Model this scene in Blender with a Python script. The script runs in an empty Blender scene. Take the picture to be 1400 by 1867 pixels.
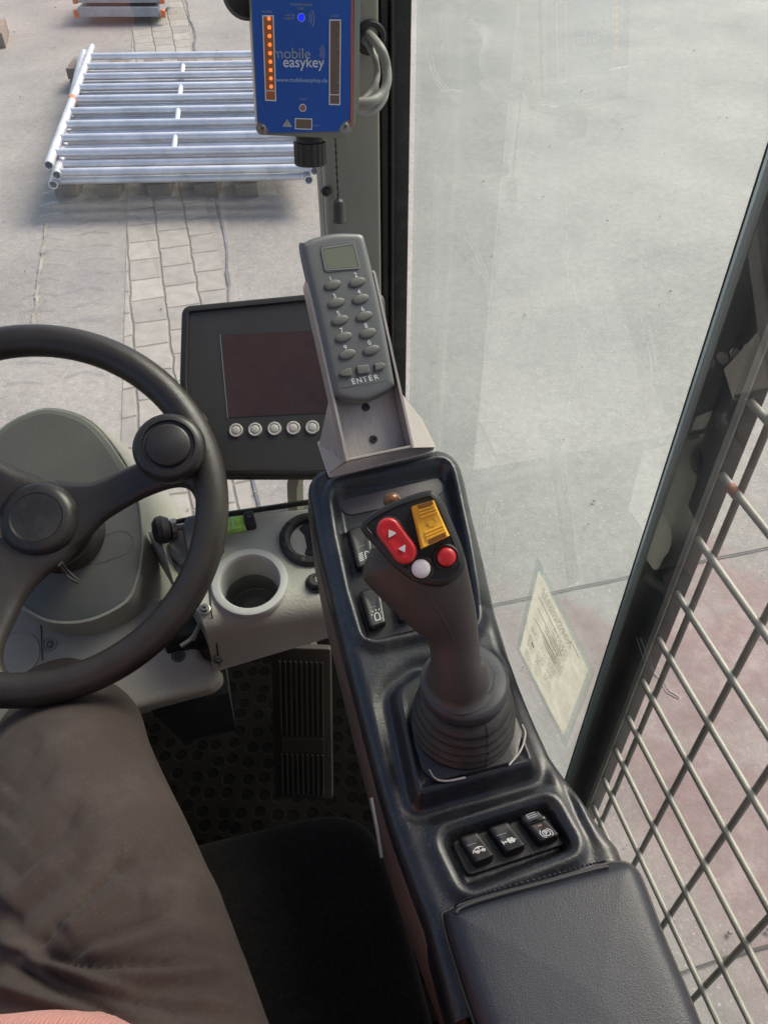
import bpy, bmesh, math, random
import numpy as np
from mathutils import Vector
sc = bpy.context.scene
random.seed(7); rng = np.random.default_rng(7)
R = math.radians

# ------------------------------------------------------------------ camera
FPX, CX, CY = 1497., 700., 933.5            # calibrated on the square mesh of the window guard
def nrm(v):
    v = np.array(v, float); return v/np.linalg.norm(v)
_Z = -nrm([13.8, -1478.7, -FPX]); _Y = np.array([-536, 1508.5, -FPX]); _Y = nrm(_Y-_Z*(_Y@_Z)); _X = np.cross(_Y, _Z)
RM = np.array([_X, _Y, _Z])
C0 = np.array([0, 0, 1.22])                 # eye height over the cab floor (z = 0); the yard lies at z = -1
GZ = -1.0
cam = bpy.data.cameras.new('camera'); co = bpy.data.objects.new('camera', cam); sc.collection.objects.link(co)
from mathutils import Matrix
m4 = Matrix.Identity(4)
for i in range(3):
    for j in range(3): m4[i][j] = float(RM[i][j])
    m4[i][3] = float(C0[i])
co.matrix_world = m4
cam.sensor_fit = 'HORIZONTAL'; cam.sensor_width = 36; cam.lens = 36*FPX/1400
cam.clip_start = 0.01; cam.clip_end = 500
sc.camera = co
# ------------------------------------------------------------------ light
SUN_EL, SUN_AZ = 48, 62                     # azimuth clockwise from the cab's forward (+Y)
w = bpy.data.worlds.new('World'); sc.world = w; w.use_nodes = True
nt = w.node_tree; bg = nt.nodes['Background']
sky = nt.nodes.new('ShaderNodeTexSky'); sky.sky_type = 'NISHITA'; sky.sun_disc = False
sky.sun_elevation = R(SUN_EL); sky.sun_rotation = R(SUN_AZ); sky.air_density = 1.0; sky.dust_density = 4.0; sky.ozone_density = 1.0
nt.links.new(sky.outputs[0], bg.inputs[0]); bg.inputs[1].default_value = 0.13
sl = bpy.data.lights.new('sun', 'SUN'); sl.energy = 2.5; sl.angle = R(30); sl.color = (1, .91, .79)
so = bpy.data.objects.new('sun', sl); sc.collection.objects.link(so)
d = Vector((math.sin(R(SUN_AZ))*math.cos(R(SUN_EL)), math.cos(R(SUN_AZ))*math.cos(R(SUN_EL)), math.sin(R(SUN_EL))))
so.rotation_euler = d.to_track_quat('Z', 'Y').to_euler()
sc.view_settings.view_transform = 'Standard'; sc.view_settings.look = 'None'
sc.view_settings.exposure = 0.75; sc.view_settings.gamma = 1
try:
    sc.cycles.max_bounces = 10; sc.cycles.transparent_max_bounces = 16
    sc.cycles.caustics_reflective = False; sc.cycles.caustics_refractive = False
except Exception: pass

# ------------------------------------------------------------------ measuring helpers
def ray(px, py): return RM @ nrm([px-CX, CY-py, -FPX])
def pz(px, py, z): r = ray(px, py); return C0+r*((z-C0[2])/r[2])
def pxx(px, py, x): r = ray(px, py); return C0+r*((x-C0[0])/r[0])
def pyy(px, py, y): r = ray(px, py); return C0+r*((y-C0[1])/r[1])
def proj(p):
    c = (np.asarray(p)-C0) @ RM
    return np.stack([CX+FPX*c[..., 0]/-c[..., 2], CY-FPX*c[..., 1]/-c[..., 2]], -1)
def ps(px, py, zf):
    r = ray(px, py); lo, hi = .05, 4
    for _ in range(40):
        m = (lo+hi)/2; p = C0+r*m
        if p[2] > zf(p[0], p[1]): lo = m
        else: hi = m
    return C0+r*lo
class Fr:
    """a plane in the cab: origin, u (right), v (up), n (out of the face)"""
    def __init__(s, o, n, u=(1, 0, 0)):
        s.o = np.array(o, float); s.n = nrm(n); u = np.array(u, float); s.u = nrm(u-s.n*(u@s.n)); s.v = np.cross(s.n, s.u)
    def at(s, a, b, c=0): return s.o+s.u*a+s.v*b+s.n*c
    def px(s, x, y, c=0):
        r = ray(x, y); o = s.o+s.n*c; k = ((o-C0)@s.n)/(r@s.n); p = C0+r*k-o
        return (p@s.u, p@s.v)
    def pts(s, L, c=0): return [s.px(x, y, c) for x, y in L]
    def off(s, c): return Fr(s.o+s.n*c, s.n, s.u)

# ------------------------------------------------------------------ materials
def nodes(name):
    m = bpy.data.materials.new(name); m.use_nodes = True
    return m, m.node_tree, m.node_tree.nodes['Principled BSDF']
DUST = {'wheel_leather': .05, 'console': .20, 'panel_black': .28, 'switch_black': .12, 'monitor_housing': .07, 'monitor_face': .05, 'wheel_hub': .12, 'joystick_head': .12, 'joystick_grip': .10, 'dark_plastic': .15, 'seat_fabric': .02, 'keypad_grey': .10, 'pedal': .12, 'heater_box': .2, 'rubber_boot': .25, 'pillar_dark': .2, 'window_rubber': .25, 'trousers': .16, 'monitor_screen': .05}
def mat(name, col, rough=.5, metal=0, var=.12, vs=6, bump=0, bs=200, bd=2, spec=.5, coat=0, col2=None, rvar=.1, sheen=0, emit=None, es=0, stretch=None):
    m, t, b = nodes(name); N = t.nodes.new; L = t.links.new
    tc = N('ShaderNodeTexCoord'); src = tc.outputs['Object']
    if stretch:
        mp = N('ShaderNodeMapping'); mp.inputs['Scale'].default_value = stretch; L(src, mp.inputs['Vector']); src = mp.outputs[0]
    n1 = N('ShaderNodeTexNoise'); n1.inputs['Scale'].default_value = vs; n1.inputs['Detail'].default_value = 6; n1.inputs['Roughness'].default_value = .65
    L(src, n1.inputs['Vector'])
    cr = N('ShaderNodeValToRGB'); c = np.array(col)
    a = c*(1-var) ; bb = np.array(col2) if col2 is not None else c*(1+var)
    cr.color_ramp.elements[0].position = .35; cr.color_ramp.elements[1].position = .65
    cr.color_ramp.elements[0].color = (*np.clip(a, 0, 1), 1); cr.color_ramp.elements[1].color = (*np.clip(bb, 0, 1), 1)
    L(n1.outputs['Fac'], cr.inputs[0]); cout = cr.outputs[0]
    dz_ = DUST.get(name, DUST.get('console') if name == 'console_black' else 0)
    if dz_:
        na = N('ShaderNodeTexNoise'); na.inputs['Scale'].default_value = 420; na.inputs['Detail'].default_value = 2; L(tc.outputs['Object'], na.inputs['Vector'])
        nb = N('ShaderNodeTexNoise'); nb.inputs['Scale'].default_value = 17; nb.inputs['Detail'].default_value = 7; nb.inputs['Roughness'].default_value = .75; L(tc.outputs['Object'], nb.inputs['Vector'])
        ra = N('ShaderNodeMapRange'); ra.inputs['From Min'].default_value = .60; ra.inputs['From Max'].default_value = .72; L(na.outputs['Fac'], ra.inputs[0])
        rb_ = N('ShaderNodeMapRange'); rb_.inputs['From Min'].default_value = .48; rb_.inputs['From Max'].default_value = .78; L(nb.outputs['Fac'], rb_.inputs[0])
        sm_ = N('ShaderNodeMath'); sm_.operation = 'MULTIPLY_ADD'; sm_.inputs[1].default_value = .6; L(ra.outputs[0], sm_.inputs[0]); L(rb_.outputs[0], sm_.inputs[2])
        s2_ = N('ShaderNodeMath'); s2_.operation = 'MULTIPLY'; s2_.inputs[1].default_value = dz_; L(sm_.outputs[0], s2_.inputs[0])
        mm = N('ShaderNodeMix'); mm.data_type = 'RGBA'; mm.inputs[7].default_value = (.24, .215, .18, 1); L(s2_.outputs[0], mm.inputs[0]); L(cout, mm.inputs[6]); cout = mm.outputs[2]
    L(cout, b.inputs['Base Color'])
    mr = N('ShaderNodeMapRange'); mr.inputs['To Min'].default_value = max(0, rough-rvar); mr.inputs['To Max'].default_value = min(1, rough+rvar)
    L(n1.outputs['Fac'], mr.inputs[0]); L(mr.outputs[0], b.inputs['Roughness'])
    b.inputs['Metallic'].default_value = metal; b.inputs['Specular IOR Level'].default_value = spec
    b.inputs['Coat Weight'].default_value = coat; b.inputs['Coat Roughness'].default_value = .15
    b.inputs['Sheen Weight'].default_value = sheen; b.inputs['Sheen Roughness'].default_value = .5
    if emit is not None:
        b.inputs['Emission Color'].default_value = (*emit, 1); b.inputs['Emission Strength'].default_value = es
    if bump:
        n2 = N('ShaderNodeTexNoise'); n2.inputs['Scale'].default_value = bs; n2.inputs['Detail'].default_value = bd; L(src, n2.inputs['Vector'])
        bp = N('ShaderNodeBump'); bp.inputs['Strength'].default_value = bump; bp.inputs['Distance'].default_value = .001
        L(n2.outputs['Fac'], bp.inputs['Height']); L(bp.outputs[0], b.inputs['Normal'])
    return m
def leather(name, col, rough, scale=420, strength=.35, var=.15):
    m = mat(name, col, rough, var=var, vs=9, bump=0); t = m.node_tree; N = t.nodes.new; L = t.links.new; b = t.nodes['Principled BSDF']
    tc = N('ShaderNodeTexCoord'); v = N('ShaderNodeTexVoronoi'); v.feature = 'DISTANCE_TO_EDGE'; v.inputs['Scale'].default_value = scale
    no = N('ShaderNodeTexNoise'); no.inputs['Scale'].default_value = 60; no.inputs['Detail'].default_value = 4
    L(tc.outputs['Object'], v.inputs['Vector']); L(tc.outputs['Object'], no.inputs['Vector'])
    ad = N('ShaderNodeMath'); ad.operation = 'MULTIPLY_ADD'; ad.inputs[1].default_value = .9
    L(v.outputs['Distance'], ad.inputs[0]); L(no.outputs['Fac'], ad.inputs[2])
    bp = N('ShaderNodeBump'); bp.inputs['Strength'].default_value = strength; bp.inputs['Distance'].default_value = .0012
    L(ad.outputs[0], bp.inputs['Height']); L(bp.outputs[0], b.inputs['Normal'])
    return m
M = {}
M['console'] = mat('console_black', (.011, .0125, .017), .30, var=.25, vs=14, bump=.25, bs=900, coat=.15, rvar=.1)
M['panel'] = mat('panel_black', (.034, .033, .034), .5, bump=.3, bs=1200)
M['switch'] = mat('switch_black', (.017, .016, .017), .36, bump=.15, bs=1500)
M['label'] = mat('label_plate', (.11, .095, .098), .55, bump=.2, bs=900)
M['side'] = mat('console_side_tan', (.15, .10, .075), .6, var=.2, vs=10, bump=.2, bs=400)
M['pad'] = leather('armrest_leather', (.018, .022, .033), .45, 700, .22)
M['stitch'] = mat('stitch', (.03, .03, .036), .6)
M['grip'] = mat('joystick_grip', (.066, .060, .055), .44, var=.1, bump=.18, bs=1400)
M['head'] = mat('joystick_head', (.014, .0135, .0135), .45, var=.1, bump=.2, bs=1600)
M['boot'] = mat('rubber_boot', (.032, .029, .027), .55, var=.2, vs=30, bump=.2, bs=600)
M['red'] = mat('button_red', (.62, .022, .028), .38, var=.06, bump=.1, bs=800, coat=.3)
M['yellow'] = mat('button_yellow', (.95, .50, .045), .42, var=.06, bump=.1, bs=800)
M['white'] = mat('button_white', (.78, .72, .70), .45, var=.03)
M['ink'] = mat('white_print', (.72, .72, .72), .6, var=.03)
M['inkdim'] = mat('dim_print', (.33, .36, .42), .6, var=.05)
M['inkblue'] = mat('pale_blue_print', (.30, .42, .62), .6, var=.05)
M['wheel'] = leather('wheel_leather', (.031, .0245, .021), .36, 620, .28)
M['wheelhub'] = mat('wheel_hub', (.024, .020, .019), .36, var=.15, bump=.1, bs=900)
M['dash'] = mat('dash_grey_green', (.44, .43, .37), .55, var=.09, vs=7, bump=.55, bs=380, bd=4)
M['dashlow'] = mat('dash_beige', (.42, .385, .33), .55, var=.09, vs=7, bump=.5, bs=380, bd=4)
M['podtop'] = mat('column_plate', (.16, .16, .135), .5, var=.1, bump=.25, bs=700)
M['podrim'] = mat('column_rim', (.19, .195, .165), .5, var=.08, bump=.25, bs=700)
M['cupring'] = mat('cup_ring', (.46, .46, .44), .45, var=.08, bump=.2, bs=500)
M['cupin'] = mat('cup_inside', (.17, .175, .165), .5, var=.1)
M['dark'] = mat('dark_plastic', (.018, .017, .017), .5, var=.2, bump=.2, bs=500)
M['bluegrey'] = mat('heater_box', (.03, .03, .036), .6, var=.15, bump=.2, bs=300)
M['keypad'] = mat('keypad_grey', (.15, .15, .15), .42, metal=.35, var=.06, bump=.12, bs=1500)
M['key'] = mat('key_grey', (.135, .13, .12), .5, var=.06)
M['lcd'] = mat('lcd', (.16, .175, .125), .35, var=.06)
M['lcdrim'] = mat('lcd_rim', (.30, .30, .28), .35, metal=.5)
M['alu'] = mat('bracket_aluminium', (.50, .44, .405), .38, metal=.4, var=.14, vs=25, bump=.25, bs=300, stretch=(1, .25, .25))
M['screw'] = mat('screw_steel', (.30, .28, .26), .35, metal=.9, var=.2)
M['screwd'] = mat('screw_dark', (.05, .05, .05), .45, metal=.5)
M['monitor'] = mat('monitor_housing', (.028, .025, .024), .42, var=.12, bump=.15, bs=700)
M['monface'] = mat('monitor_face', (.036, .033, .031), .5, var=.06, bump=.08, bs=1200)
M['screen'] = mat('monitor_screen', (.046, .022, .015), .12, var=.3, vs=9, rvar=.04, spec=.45)
M['monbtn'] = mat('monitor_button', (.52, .48, .44), .45, var=.05)
M['blue'] = mat('terminal_blue', (.009, .085, .38), .42, var=.06)
M['strip'] = mat('led_strip', (.17, .11, .075), .5, var=.1)
M['stripo'] = mat('led_strip_lit', (.26, .10, .03), .5, var=.1, emit=(1, .22, .04), es=.03)
M['led'] = mat('led_orange', (.9, .25, .06), .4, var=0, emit=(1, .20, .04), es=.6)
M['ledoff'] = mat('led_off', (.30, .14, .11), .4)
M['ledblue'] = mat('led_blue', (.02, .02, .9), .3, var=0, emit=(.0, .01, 1.0), es=.8)
M['boxgrey'] = mat('terminal_housing', (.22, .21, .17), .35, var=.08, coat=.3)
M['redline'] = mat('terminal_gasket', (.42, .13, .10), .5)
M['gland'] = mat('cable_gland', (.028, .026, .024), .5, var=.1)
M['cable'] = mat('cable_grey', (.27, .26, .235), .5, var=.06)
M['pillar'] = mat('pillar_khaki', (.30, .28, .225), .5, var=.08, bump=.3, bs=500)
M['pillardk'] = mat('pillar_dark', (.012, .015, .013), .35, var=.25, vs=12, bump=.15, bs=300)
M['rubber'] = mat('window_rubber', (.014, .0135, .013), .5, var=.2)
M['guard'] = mat('guard_paint', (.235, .235, .195), .42, var=.22, vs=18, bump=.3, bs=300, coat=.2)
M['guardv'] = mat('guard_paint_dark', (.15, .15, .12), .45, var=.4, vs=22, bump=.3, bs=300, col2=(.19, .165, .13))  # darker, more uneven guard colour for the vertical bars
M['seat'] = mat('seat_fabric', (.0085, .0075, .0072), .95, var=.5, vs=260, bump=.9, bs=700, sheen=.04, spec=.15)
M['trouser'] = mat('trousers', (.066, .049, .043), .9, var=.10, vs=9, bump=.35, bs=1900, sheen=.05, spec=.15)
M['shirt'] = mat('shirt_salmon', (.78, .30, .23), .85, var=.04, sheen=.3)
M['skin'] = mat('skin', (.50, .29, .21), .5, var=.06)
M['hair'] = mat('hair', (.05, .03, .02), .6, var=.3, vs=80)
M['shoe'] = mat('shoe', (.02, .018, .016), .6)
M['pedal'] = mat('pedal', (.040, .032, .026), .6, var=.2, bump=.2, bs=300)
M['tube'] = mat('scaffold_aluminium', (.70, .72, .76), .36, metal=.55, var=.14, vs=5, bump=.2, bs=60)
M['tubew'] = mat('scaffold_weld', (.75, .76, .78), .4, metal=.6)
M['orange'] = mat('orange_tape', (.75, .20, .06), .6)
M['deck'] = mat('deck_grey', (.36, .37, .39), .5, metal=.3, var=.15)
M['decktop'] = mat('deck_board', (.10, .075, .07), .7, var=.2)
M['timber'] = mat('timber_block', (.20, .165, .135), .85, var=.25, vs=9, bump=.8, bs=60, bd=5)
M['cord'] = mat('cord', (.03, .028, .022), .7)
M['strap'] = mat('strap', (.36, .33, .24), .7)
M['level'] = mat('level_vial', (.45, .78, .14), .15, var=.25, vs=60)
M['yellowdot'] = mat('yellow_mark', (.62, .35, .04), .6)
M['gedge'] = mat('glass_edge', (.66, .84, .75), .25, var=.1, coat=.4)
M['frit'] = mat('glass_frit', (.015, .015, .015), .4)
M['scratch'] = mat('glass_scratch', (.62, .64, .62), .6, var=.1)
M['haze_mark'] = None

def glassmat(name, tint, dust, dcol, scale=7, streak=(1, 1, 1), rough=.0):
    m = bpy.data.materials.new(name); m.use_nodes = True; t = m.node_tree; t.nodes.clear(); N = t.nodes.new; L = t.links.new
    out = N('ShaderNodeOutputMaterial'); tr = N('ShaderNodeBsdfTransparent'); tr.inputs[0].default_value = (*tint, 1)
    gl = N('ShaderNodeBsdfGlossy'); gl.inputs['Roughness'].default_value = rough; gl.inputs[0].default_value = (1, 1, 1, 1)
    lw = N('ShaderNodeLayerWeight'); pw = N('ShaderNodeMath'); pw.operation = 'POWER'; pw.inputs[1].default_value = 4.5; L(lw.outputs['Facing'], pw.inputs[0]); lw.inputs['Blend'].default_value = .5
    fr = N('ShaderNodeMath'); fr.operation = 'MULTIPLY_ADD'; fr.inputs[1].default_value = .7; fr.inputs[2].default_value = .07; L(pw.outputs[0], fr.inputs[0])
    mx = N('ShaderNodeMixShader'); L(fr.outputs[0], mx.inputs[0]); L(tr.outputs[0], mx.inputs[1]); L(gl.outputs[0], mx.inputs[2])
    df = N('ShaderNodeBsdfDiffuse'); df.inputs[0].default_value = (*dcol, 1)
    tl = N('ShaderNodeBsdfTranslucent'); tl.inputs[0].default_value = (*dcol, 1)
    dd = N('ShaderNodeMixShader'); dd.inputs[0].default_value = .5; L(df.outputs[0], dd.inputs[1]); L(tl.outputs[0], dd.inputs[2])
    tc = N('ShaderNodeTexCoord'); mp = N('ShaderNodeMapping'); mp.inputs['Scale'].default_value = streak; L(tc.outputs['Object'], mp.inputs[0])
    no = N('ShaderNodeTexNoise'); no.inputs['Scale'].default_value = scale; no.inputs['Detail'].default_value = 8; no.inputs['Roughness'].default_value = .7; L(mp.outputs[0], no.inputs['Vector'])
    mr = N('ShaderNodeMapRange'); mr.inputs['From Min'].default_value = .3; mr.inputs['From Max'].default_value = .75
    mr.inputs['To Min'].default_value = dust*.5; mr.inputs['To Max'].default_value = dust*1.5; L(no.outputs['Fac'], mr.inputs[0])
    # dust specks
    vo = N('ShaderNodeTexVoronoi'); vo.inputs['Scale'].default_value = 70; L(tc.outputs['Object'], vo.inputs['Vector'])
    lt = N('ShaderNodeMath'); lt.operation = 'LESS_THAN'; lt.inputs[1].default_value = .06; L(vo.outputs['Distance'], lt.inputs[0])
    ml = N('ShaderNodeMath'); ml.operation = 'MULTIPLY_ADD'; ml.inputs[1].default_value = .25; L(lt.outputs[0], ml.inputs[0]); L(mr.outputs[0], ml.inputs[2])
    m2 = N('ShaderNodeMixShader'); L(ml.outputs[0], m2.inputs[0]); L(mx.outputs[0], m2.inputs[1]); L(dd.outputs[0], m2.inputs[2])
    L(m2.outputs[0], out.inputs[0]); return m
M['glass_side'] = glassmat('side_glass', (.84, .92, .89), .17, (.76, .84, .83))
M['glass_slide'] = glassmat('sliding_glass', (.93, .95, .93), .045, (.8, .82, .78), 9)
M['glass_front'] = glassmat('front_glass', (.95, .96, .96), .035, (.8, .8, .8), 4)
M['pale_streak'] = glassmat('pale_streak', (1, 1, 1), .13, (.9, .92, .86), 25, (1, 1, .3), .3)
M['film'] = glassmat('clear_film', (.90, .97, .93), .12, (.8, .9, .84), 20, rough=.1)

# ------------------------------------------------------------------ object helpers
def root(o):
    while o.parent: o = o.parent
    return o
def finish(name, me, m, parent, smooth, at=None):
    me.materials.append(m)
    o = bpy.data.objects.new(name, me); sc.collection.objects.link(o)
    if parent is not None:
        L = np.array(root(parent).location); o.parent = parent
    else:
        co_ = np.empty(len(me.vertices)*3); me.vertices.foreach_get('co', co_); co_ = co_.reshape(-1, 3)
        L = np.array([co_[:, 0].mean(), co_[:, 1].mean(), co_[:, 2].min()]) if at is None else np.array(at, float)
        o.location = L
    me.transform(Matrix.Translation(-Vector(L)))
    for p in me.polygons: p.use_smooth = True
    if smooth is not None: me.set_sharp_from_angle(angle=R(smooth))
    return o
def obj(name, bm, m, parent=None, smooth=35, at=None):
    bmesh.ops.recalc_face_normals(bm, faces=bm.faces)
    me = bpy.data.meshes.new(name); bm.to_mesh(me); bm.free()
    return finish(name, me, m, parent, smooth, at)
def thing(name, loc, label, cat, group=None, kind=None):
    o = bpy.data.objects.new(name, None); sc.collection.objects.link(o); o.location = [float(v) for v in loc]
    o.empty_display_size = .05; tag(o, label, cat, group, kind); return o
def tag(o, label=None, cat=None, group=None, kind=None):
    if label: o['label'] = label
    if cat: o['category'] = cat
    if group: o['group'] = group
    if kind: o['kind'] = kind
    return o
def NB(): return bmesh.new()
def ringloft(bm, rings, close=True, cap0=True, cap1=True):
    vs = [[bm.verts.new(tuple(map(float, p))) for p in r] for r in rings]; n = len(vs[0])
    for a, b in zip(vs, vs[1:]):
        for i in range(n if close else n-1):
            j = (i+1) % n
            try: bm.faces.new((a[i], a[j], b[j], b[i]))
            except ValueError: pass
    if cap0: bm.faces.new(vs[0][::-1])
    if cap1: bm.faces.new(vs[-1])
    return vs
def prism(bm, fr, pts, c0, c1, bevel=0, seg=3, taper=0):
    """outline pts (a,b) in fr, from depth c0 to c1 with rounded upper edge"""
    P = np.array(pts, float)
    rings = [[fr.at(a, b, c0) for a, b in P]]
    if bevel > 0:
        for k in range(seg+1):
            t = k/seg*math.pi/2; Q = inset(P, bevel*(1-math.cos(t)))
            rings.append([fr.at(a, b, c1-bevel+bevel*math.sin(t)) for a, b in Q])
    else: rings.append([fr.at(a, b, c1) for a, b in P])
    ringloft(bm, rings)
def inset(P, d):
    P = np.array(P, float)
    if d == 0: return P
    Q = inset0(P, d)
    if d < 0: return Q
    e1 = np.roll(P, -1, 0)-P; e2 = np.roll(Q, -1, 0)-Q
    if (e1*e2).sum(1).min() > 0: return Q
    X = P-P.mean(0); w_, V_ = np.linalg.eigh(X.T@X); Y = X@V_; lo, hi = Y.min(0), Y.max(0); m_ = (lo+hi)/2; h = (hi-lo)/2   # axis 1 is the long one
    L_ = max(0, h[1]-h[0]); T = np.stack([np.full(len(P), m_[0]), m_[1]+np.clip(Y[:, 1]-m_[1], -L_, L_)], 1)@V_.T+P.mean(0)
    B = np.roll(P, -1, 0); E_ = B-P; ee = (E_**2).sum(1)+1e-18
    def dist(q):
        w = q[:, None, :]-P[None]; t = np.clip((w*E_[None]).sum(2)/ee, 0, 1); return np.sqrt(((w-t[..., None]*E_[None])**2).sum(2)).min(1)
    a = np.zeros(len(P)); b = np.ones(len(P))
    for _ in range(22):
        c = (a+b)/2; q = P+(T-P)*c[:, None]; k = dist(q) < d; a = np.where(k, c, a); b = np.where(k, b, c)
    return P+(T-P)*a[:, None]
def inset0(P, d):
    n = len(P); A = sum(P[i][0]*P[(i+1) % n][1]-P[(i+1) % n][0]*P[i][1] for i in range(n)); s = 1 if A > 0 else -1
    out = []
    for i in range(n):
        e1 = P[i]-P[i-1]; e2 = P[(i+1) % n]-P[i]
        n1 = np.array([-e1[1], e1[0]])/(np.linalg.norm(e1)+1e-12)*s; n2 = np.array([-e2[1], e2[0]])/(np.linalg.norm(e2)+1e-12)*s
        b = n1+n2; k = b@b
        out.append(P[i]+(b*(2/k) if k > .4 else (n1+n2)/2)*d if k > .4 else P[i]+n1*d)
    return np.array(out)
def rpoly(pts, r, k=5):
    """round polygon corners with radius r (list or number)"""
    P = [np.array(p, float) for p in pts]; n = len(P); out = []
    for i in range(n):
        ri = r[i] if hasattr(r, '__len__') else r
        a = P[i-1]-P[i]; b = P[(i+1) % n]-P[i]; la, lb = np.linalg.norm(a), np.linalg.norm(b); a /= la; b /= lb
        ang = math.acos(max(-1, min(1, a@b))); t = min(ri/max(math.tan(ang/2), 1e-3), la*.48, lb*.48)
        if t < 1e-6 or ang > 3.1: out.append(P[i]); continue
        p0 = P[i]+a*t; p2 = P[i]+b*t
        for q in range(k+1):
            s = q/k; out.append(p0*(1-s)**2+P[i]*2*s*(1-s)+p2*s*s)
    return out
def smooth_closed(pts, k=6):
    P = [np.array(p, float) for p in pts]; n = len(P); out = []
    for i in range(n):
        p0, p1, p2, p3 = P[i-1], P[i], P[(i+1) % n], P[(i+2) % n]
        for q in range(k):
            t = q/k; out.append(.5*((2*p1)+(-p0+p2)*t+(2*p0-5*p1+4*p2-p3)*t*t+(-p0+3*p1-3*p2+p3)*t**3))
    return out
def smooth_open(pts, k=6):
    P = [np.array(p, float) for p in pts]; P = [2*P[0]-P[1]]+P+[2*P[-1]-P[-2]]; out = []
    for i in range(1, len(P)-2):
        p0, p1, p2, p3 = P[i-1:i+3]
        for q in range(k):
            t = q/k; out.append(.5*((2*p1)+(-p0+p2)*t+(2*p0-5*p1+4*p2-p3)*t*t+(-p0+3*p1-3*p2+p3)*t**3))
    out.append(P[-2]); return out
def stadium(a, b, r, k=10):
    a = np.array(a, float); b = np.array(b, float); d = nrm(b-a); t0 = math.atan2(d[1], d[0]); out = []
    for i in range(k+1): t = t0-math.pi/2+math.pi*i/k; out.append(b+r*np.array([math.cos(t), math.sin(t)]))
    for i in range(k+1): t = t0+math.pi/2+math.pi*i/k; out.append(a+r*np.array([math.cos(t), math.sin(t)]))
    return out
def circ(c, r, k=28, ry=None): return [(c[0]+r*math.cos(2*math.pi*i/k), c[1]+(ry or r)*math.sin(2*math.pi*i/k)) for i in range(k)]
def rect(x0, y0, x1, y1): return [(x0, y0), (x1, y0), (x1, y1), (x0, y1)]
def tube(bm, pts, r, k=12, caps=True):
    P = [np.array(p, float) for p in pts]; n = len(P); rad = r if hasattr(r, '__len__') else [r]*n
    up = None; rings = []
    for i in range(n):
        t = nrm(P[min(i+1, n-1)]-P[max(i-1, 0)])
        if up is None: up = np.cross(t, [0, 0, 1]) if abs(t[2]) < .9 else np.cross(t, [1, 0, 0])
        a = up-t*(up@t); a = nrm(a); up = a; b = np.cross(t, a)
        rings.append([P[i]+(a*math.cos(2*math.pi*j/k)+b*math.sin(2*math.pi*j/k))*rad[i] for j in range(k)])
    ringloft(bm, rings, True, caps, caps)
def lathe(bm, fr, prof, k=40, c=(0, 0), sx=1, loop=False):
    """profile [(radius, height)] round the frame's normal"""
    rings = [[fr.at(c[0]+max(r, 1e-5)*math.cos(2*math.pi*i/k)*sx, c[1]+max(r, 1e-5)*math.sin(2*math.pi*i/k), h) for i in range(k)] for r, h in (prof+[prof[0]] if loop else prof)]
    ringloft(bm, rings, True, not loop, not loop)
    if loop: bmesh.ops.remove_doubles(bm, verts=bm.verts, dist=1e-7)
def box(bm, x0, y0, z0, x1, y1, z1, bev=0):
    f = Fr((0, 0, 0), (0, 0, 1)); P = rect(x0, y0, x1, y1)
    if bev: P = rpoly(P, bev, 3)
    prism(bm, f, P, z0, z1, bev)
def ribbon(bm, fr, pts, wdt, c, th=.0002):
    P = [np.array(p, float) for p in pts]; n = len(P); L_, R_ = [], []
    for i in range(n):
        t = nrm(P[min(i+1, n-1)]-P[max(i-1, 0)]); q = np.array([-t[1], t[0]])*wdt/2; L_.append(P[i]+q); R_.append(P[i]-q)
    for i in range(n-1):
        q = [L_[i], L_[i+1], R_[i+1], R_[i]]
        f = [bm.verts.new(tuple(fr.at(a, b, c+th))) for a, b in q]; bm.faces.new(f)
def text(name, s, fr, a, b, size, c, m, parent, align='CENTER', rot=0, sx=1.0, bold=0.0, ext=.0001):
    cu = bpy.data.curves.new('t', 'FONT'); cu.body = s; cu.size = size; cu.align_x = align; cu.align_y = 'CENTER'; cu.extrude = ext; cu.offset = bold
    to = bpy.data.objects.new('t', cu); sc.collection.objects.link(to)
    dg = bpy.context.evaluated_depsgraph_get(); me = bpy.data.meshes.new_from_object(to.evaluated_get(dg))
    bpy.data.objects.remove(to); ca, sa = math.cos(rot), math.sin(rot)
    for v in me.vertices:
        x, y = v.co.x*sx, v.co.y
        v.co = Vector(fr.at(a+x*ca-y*sa, b+x*sa+y*ca, c+v.co.z+ext))
    return finish(name, me, m, parent, None)
def copyobj(src, delta):
    c = src.copy(); sc.collection.objects.link(c); c.location = src.location+Vector(delta); return c
def loftpx(fr, pairs): pass

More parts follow.
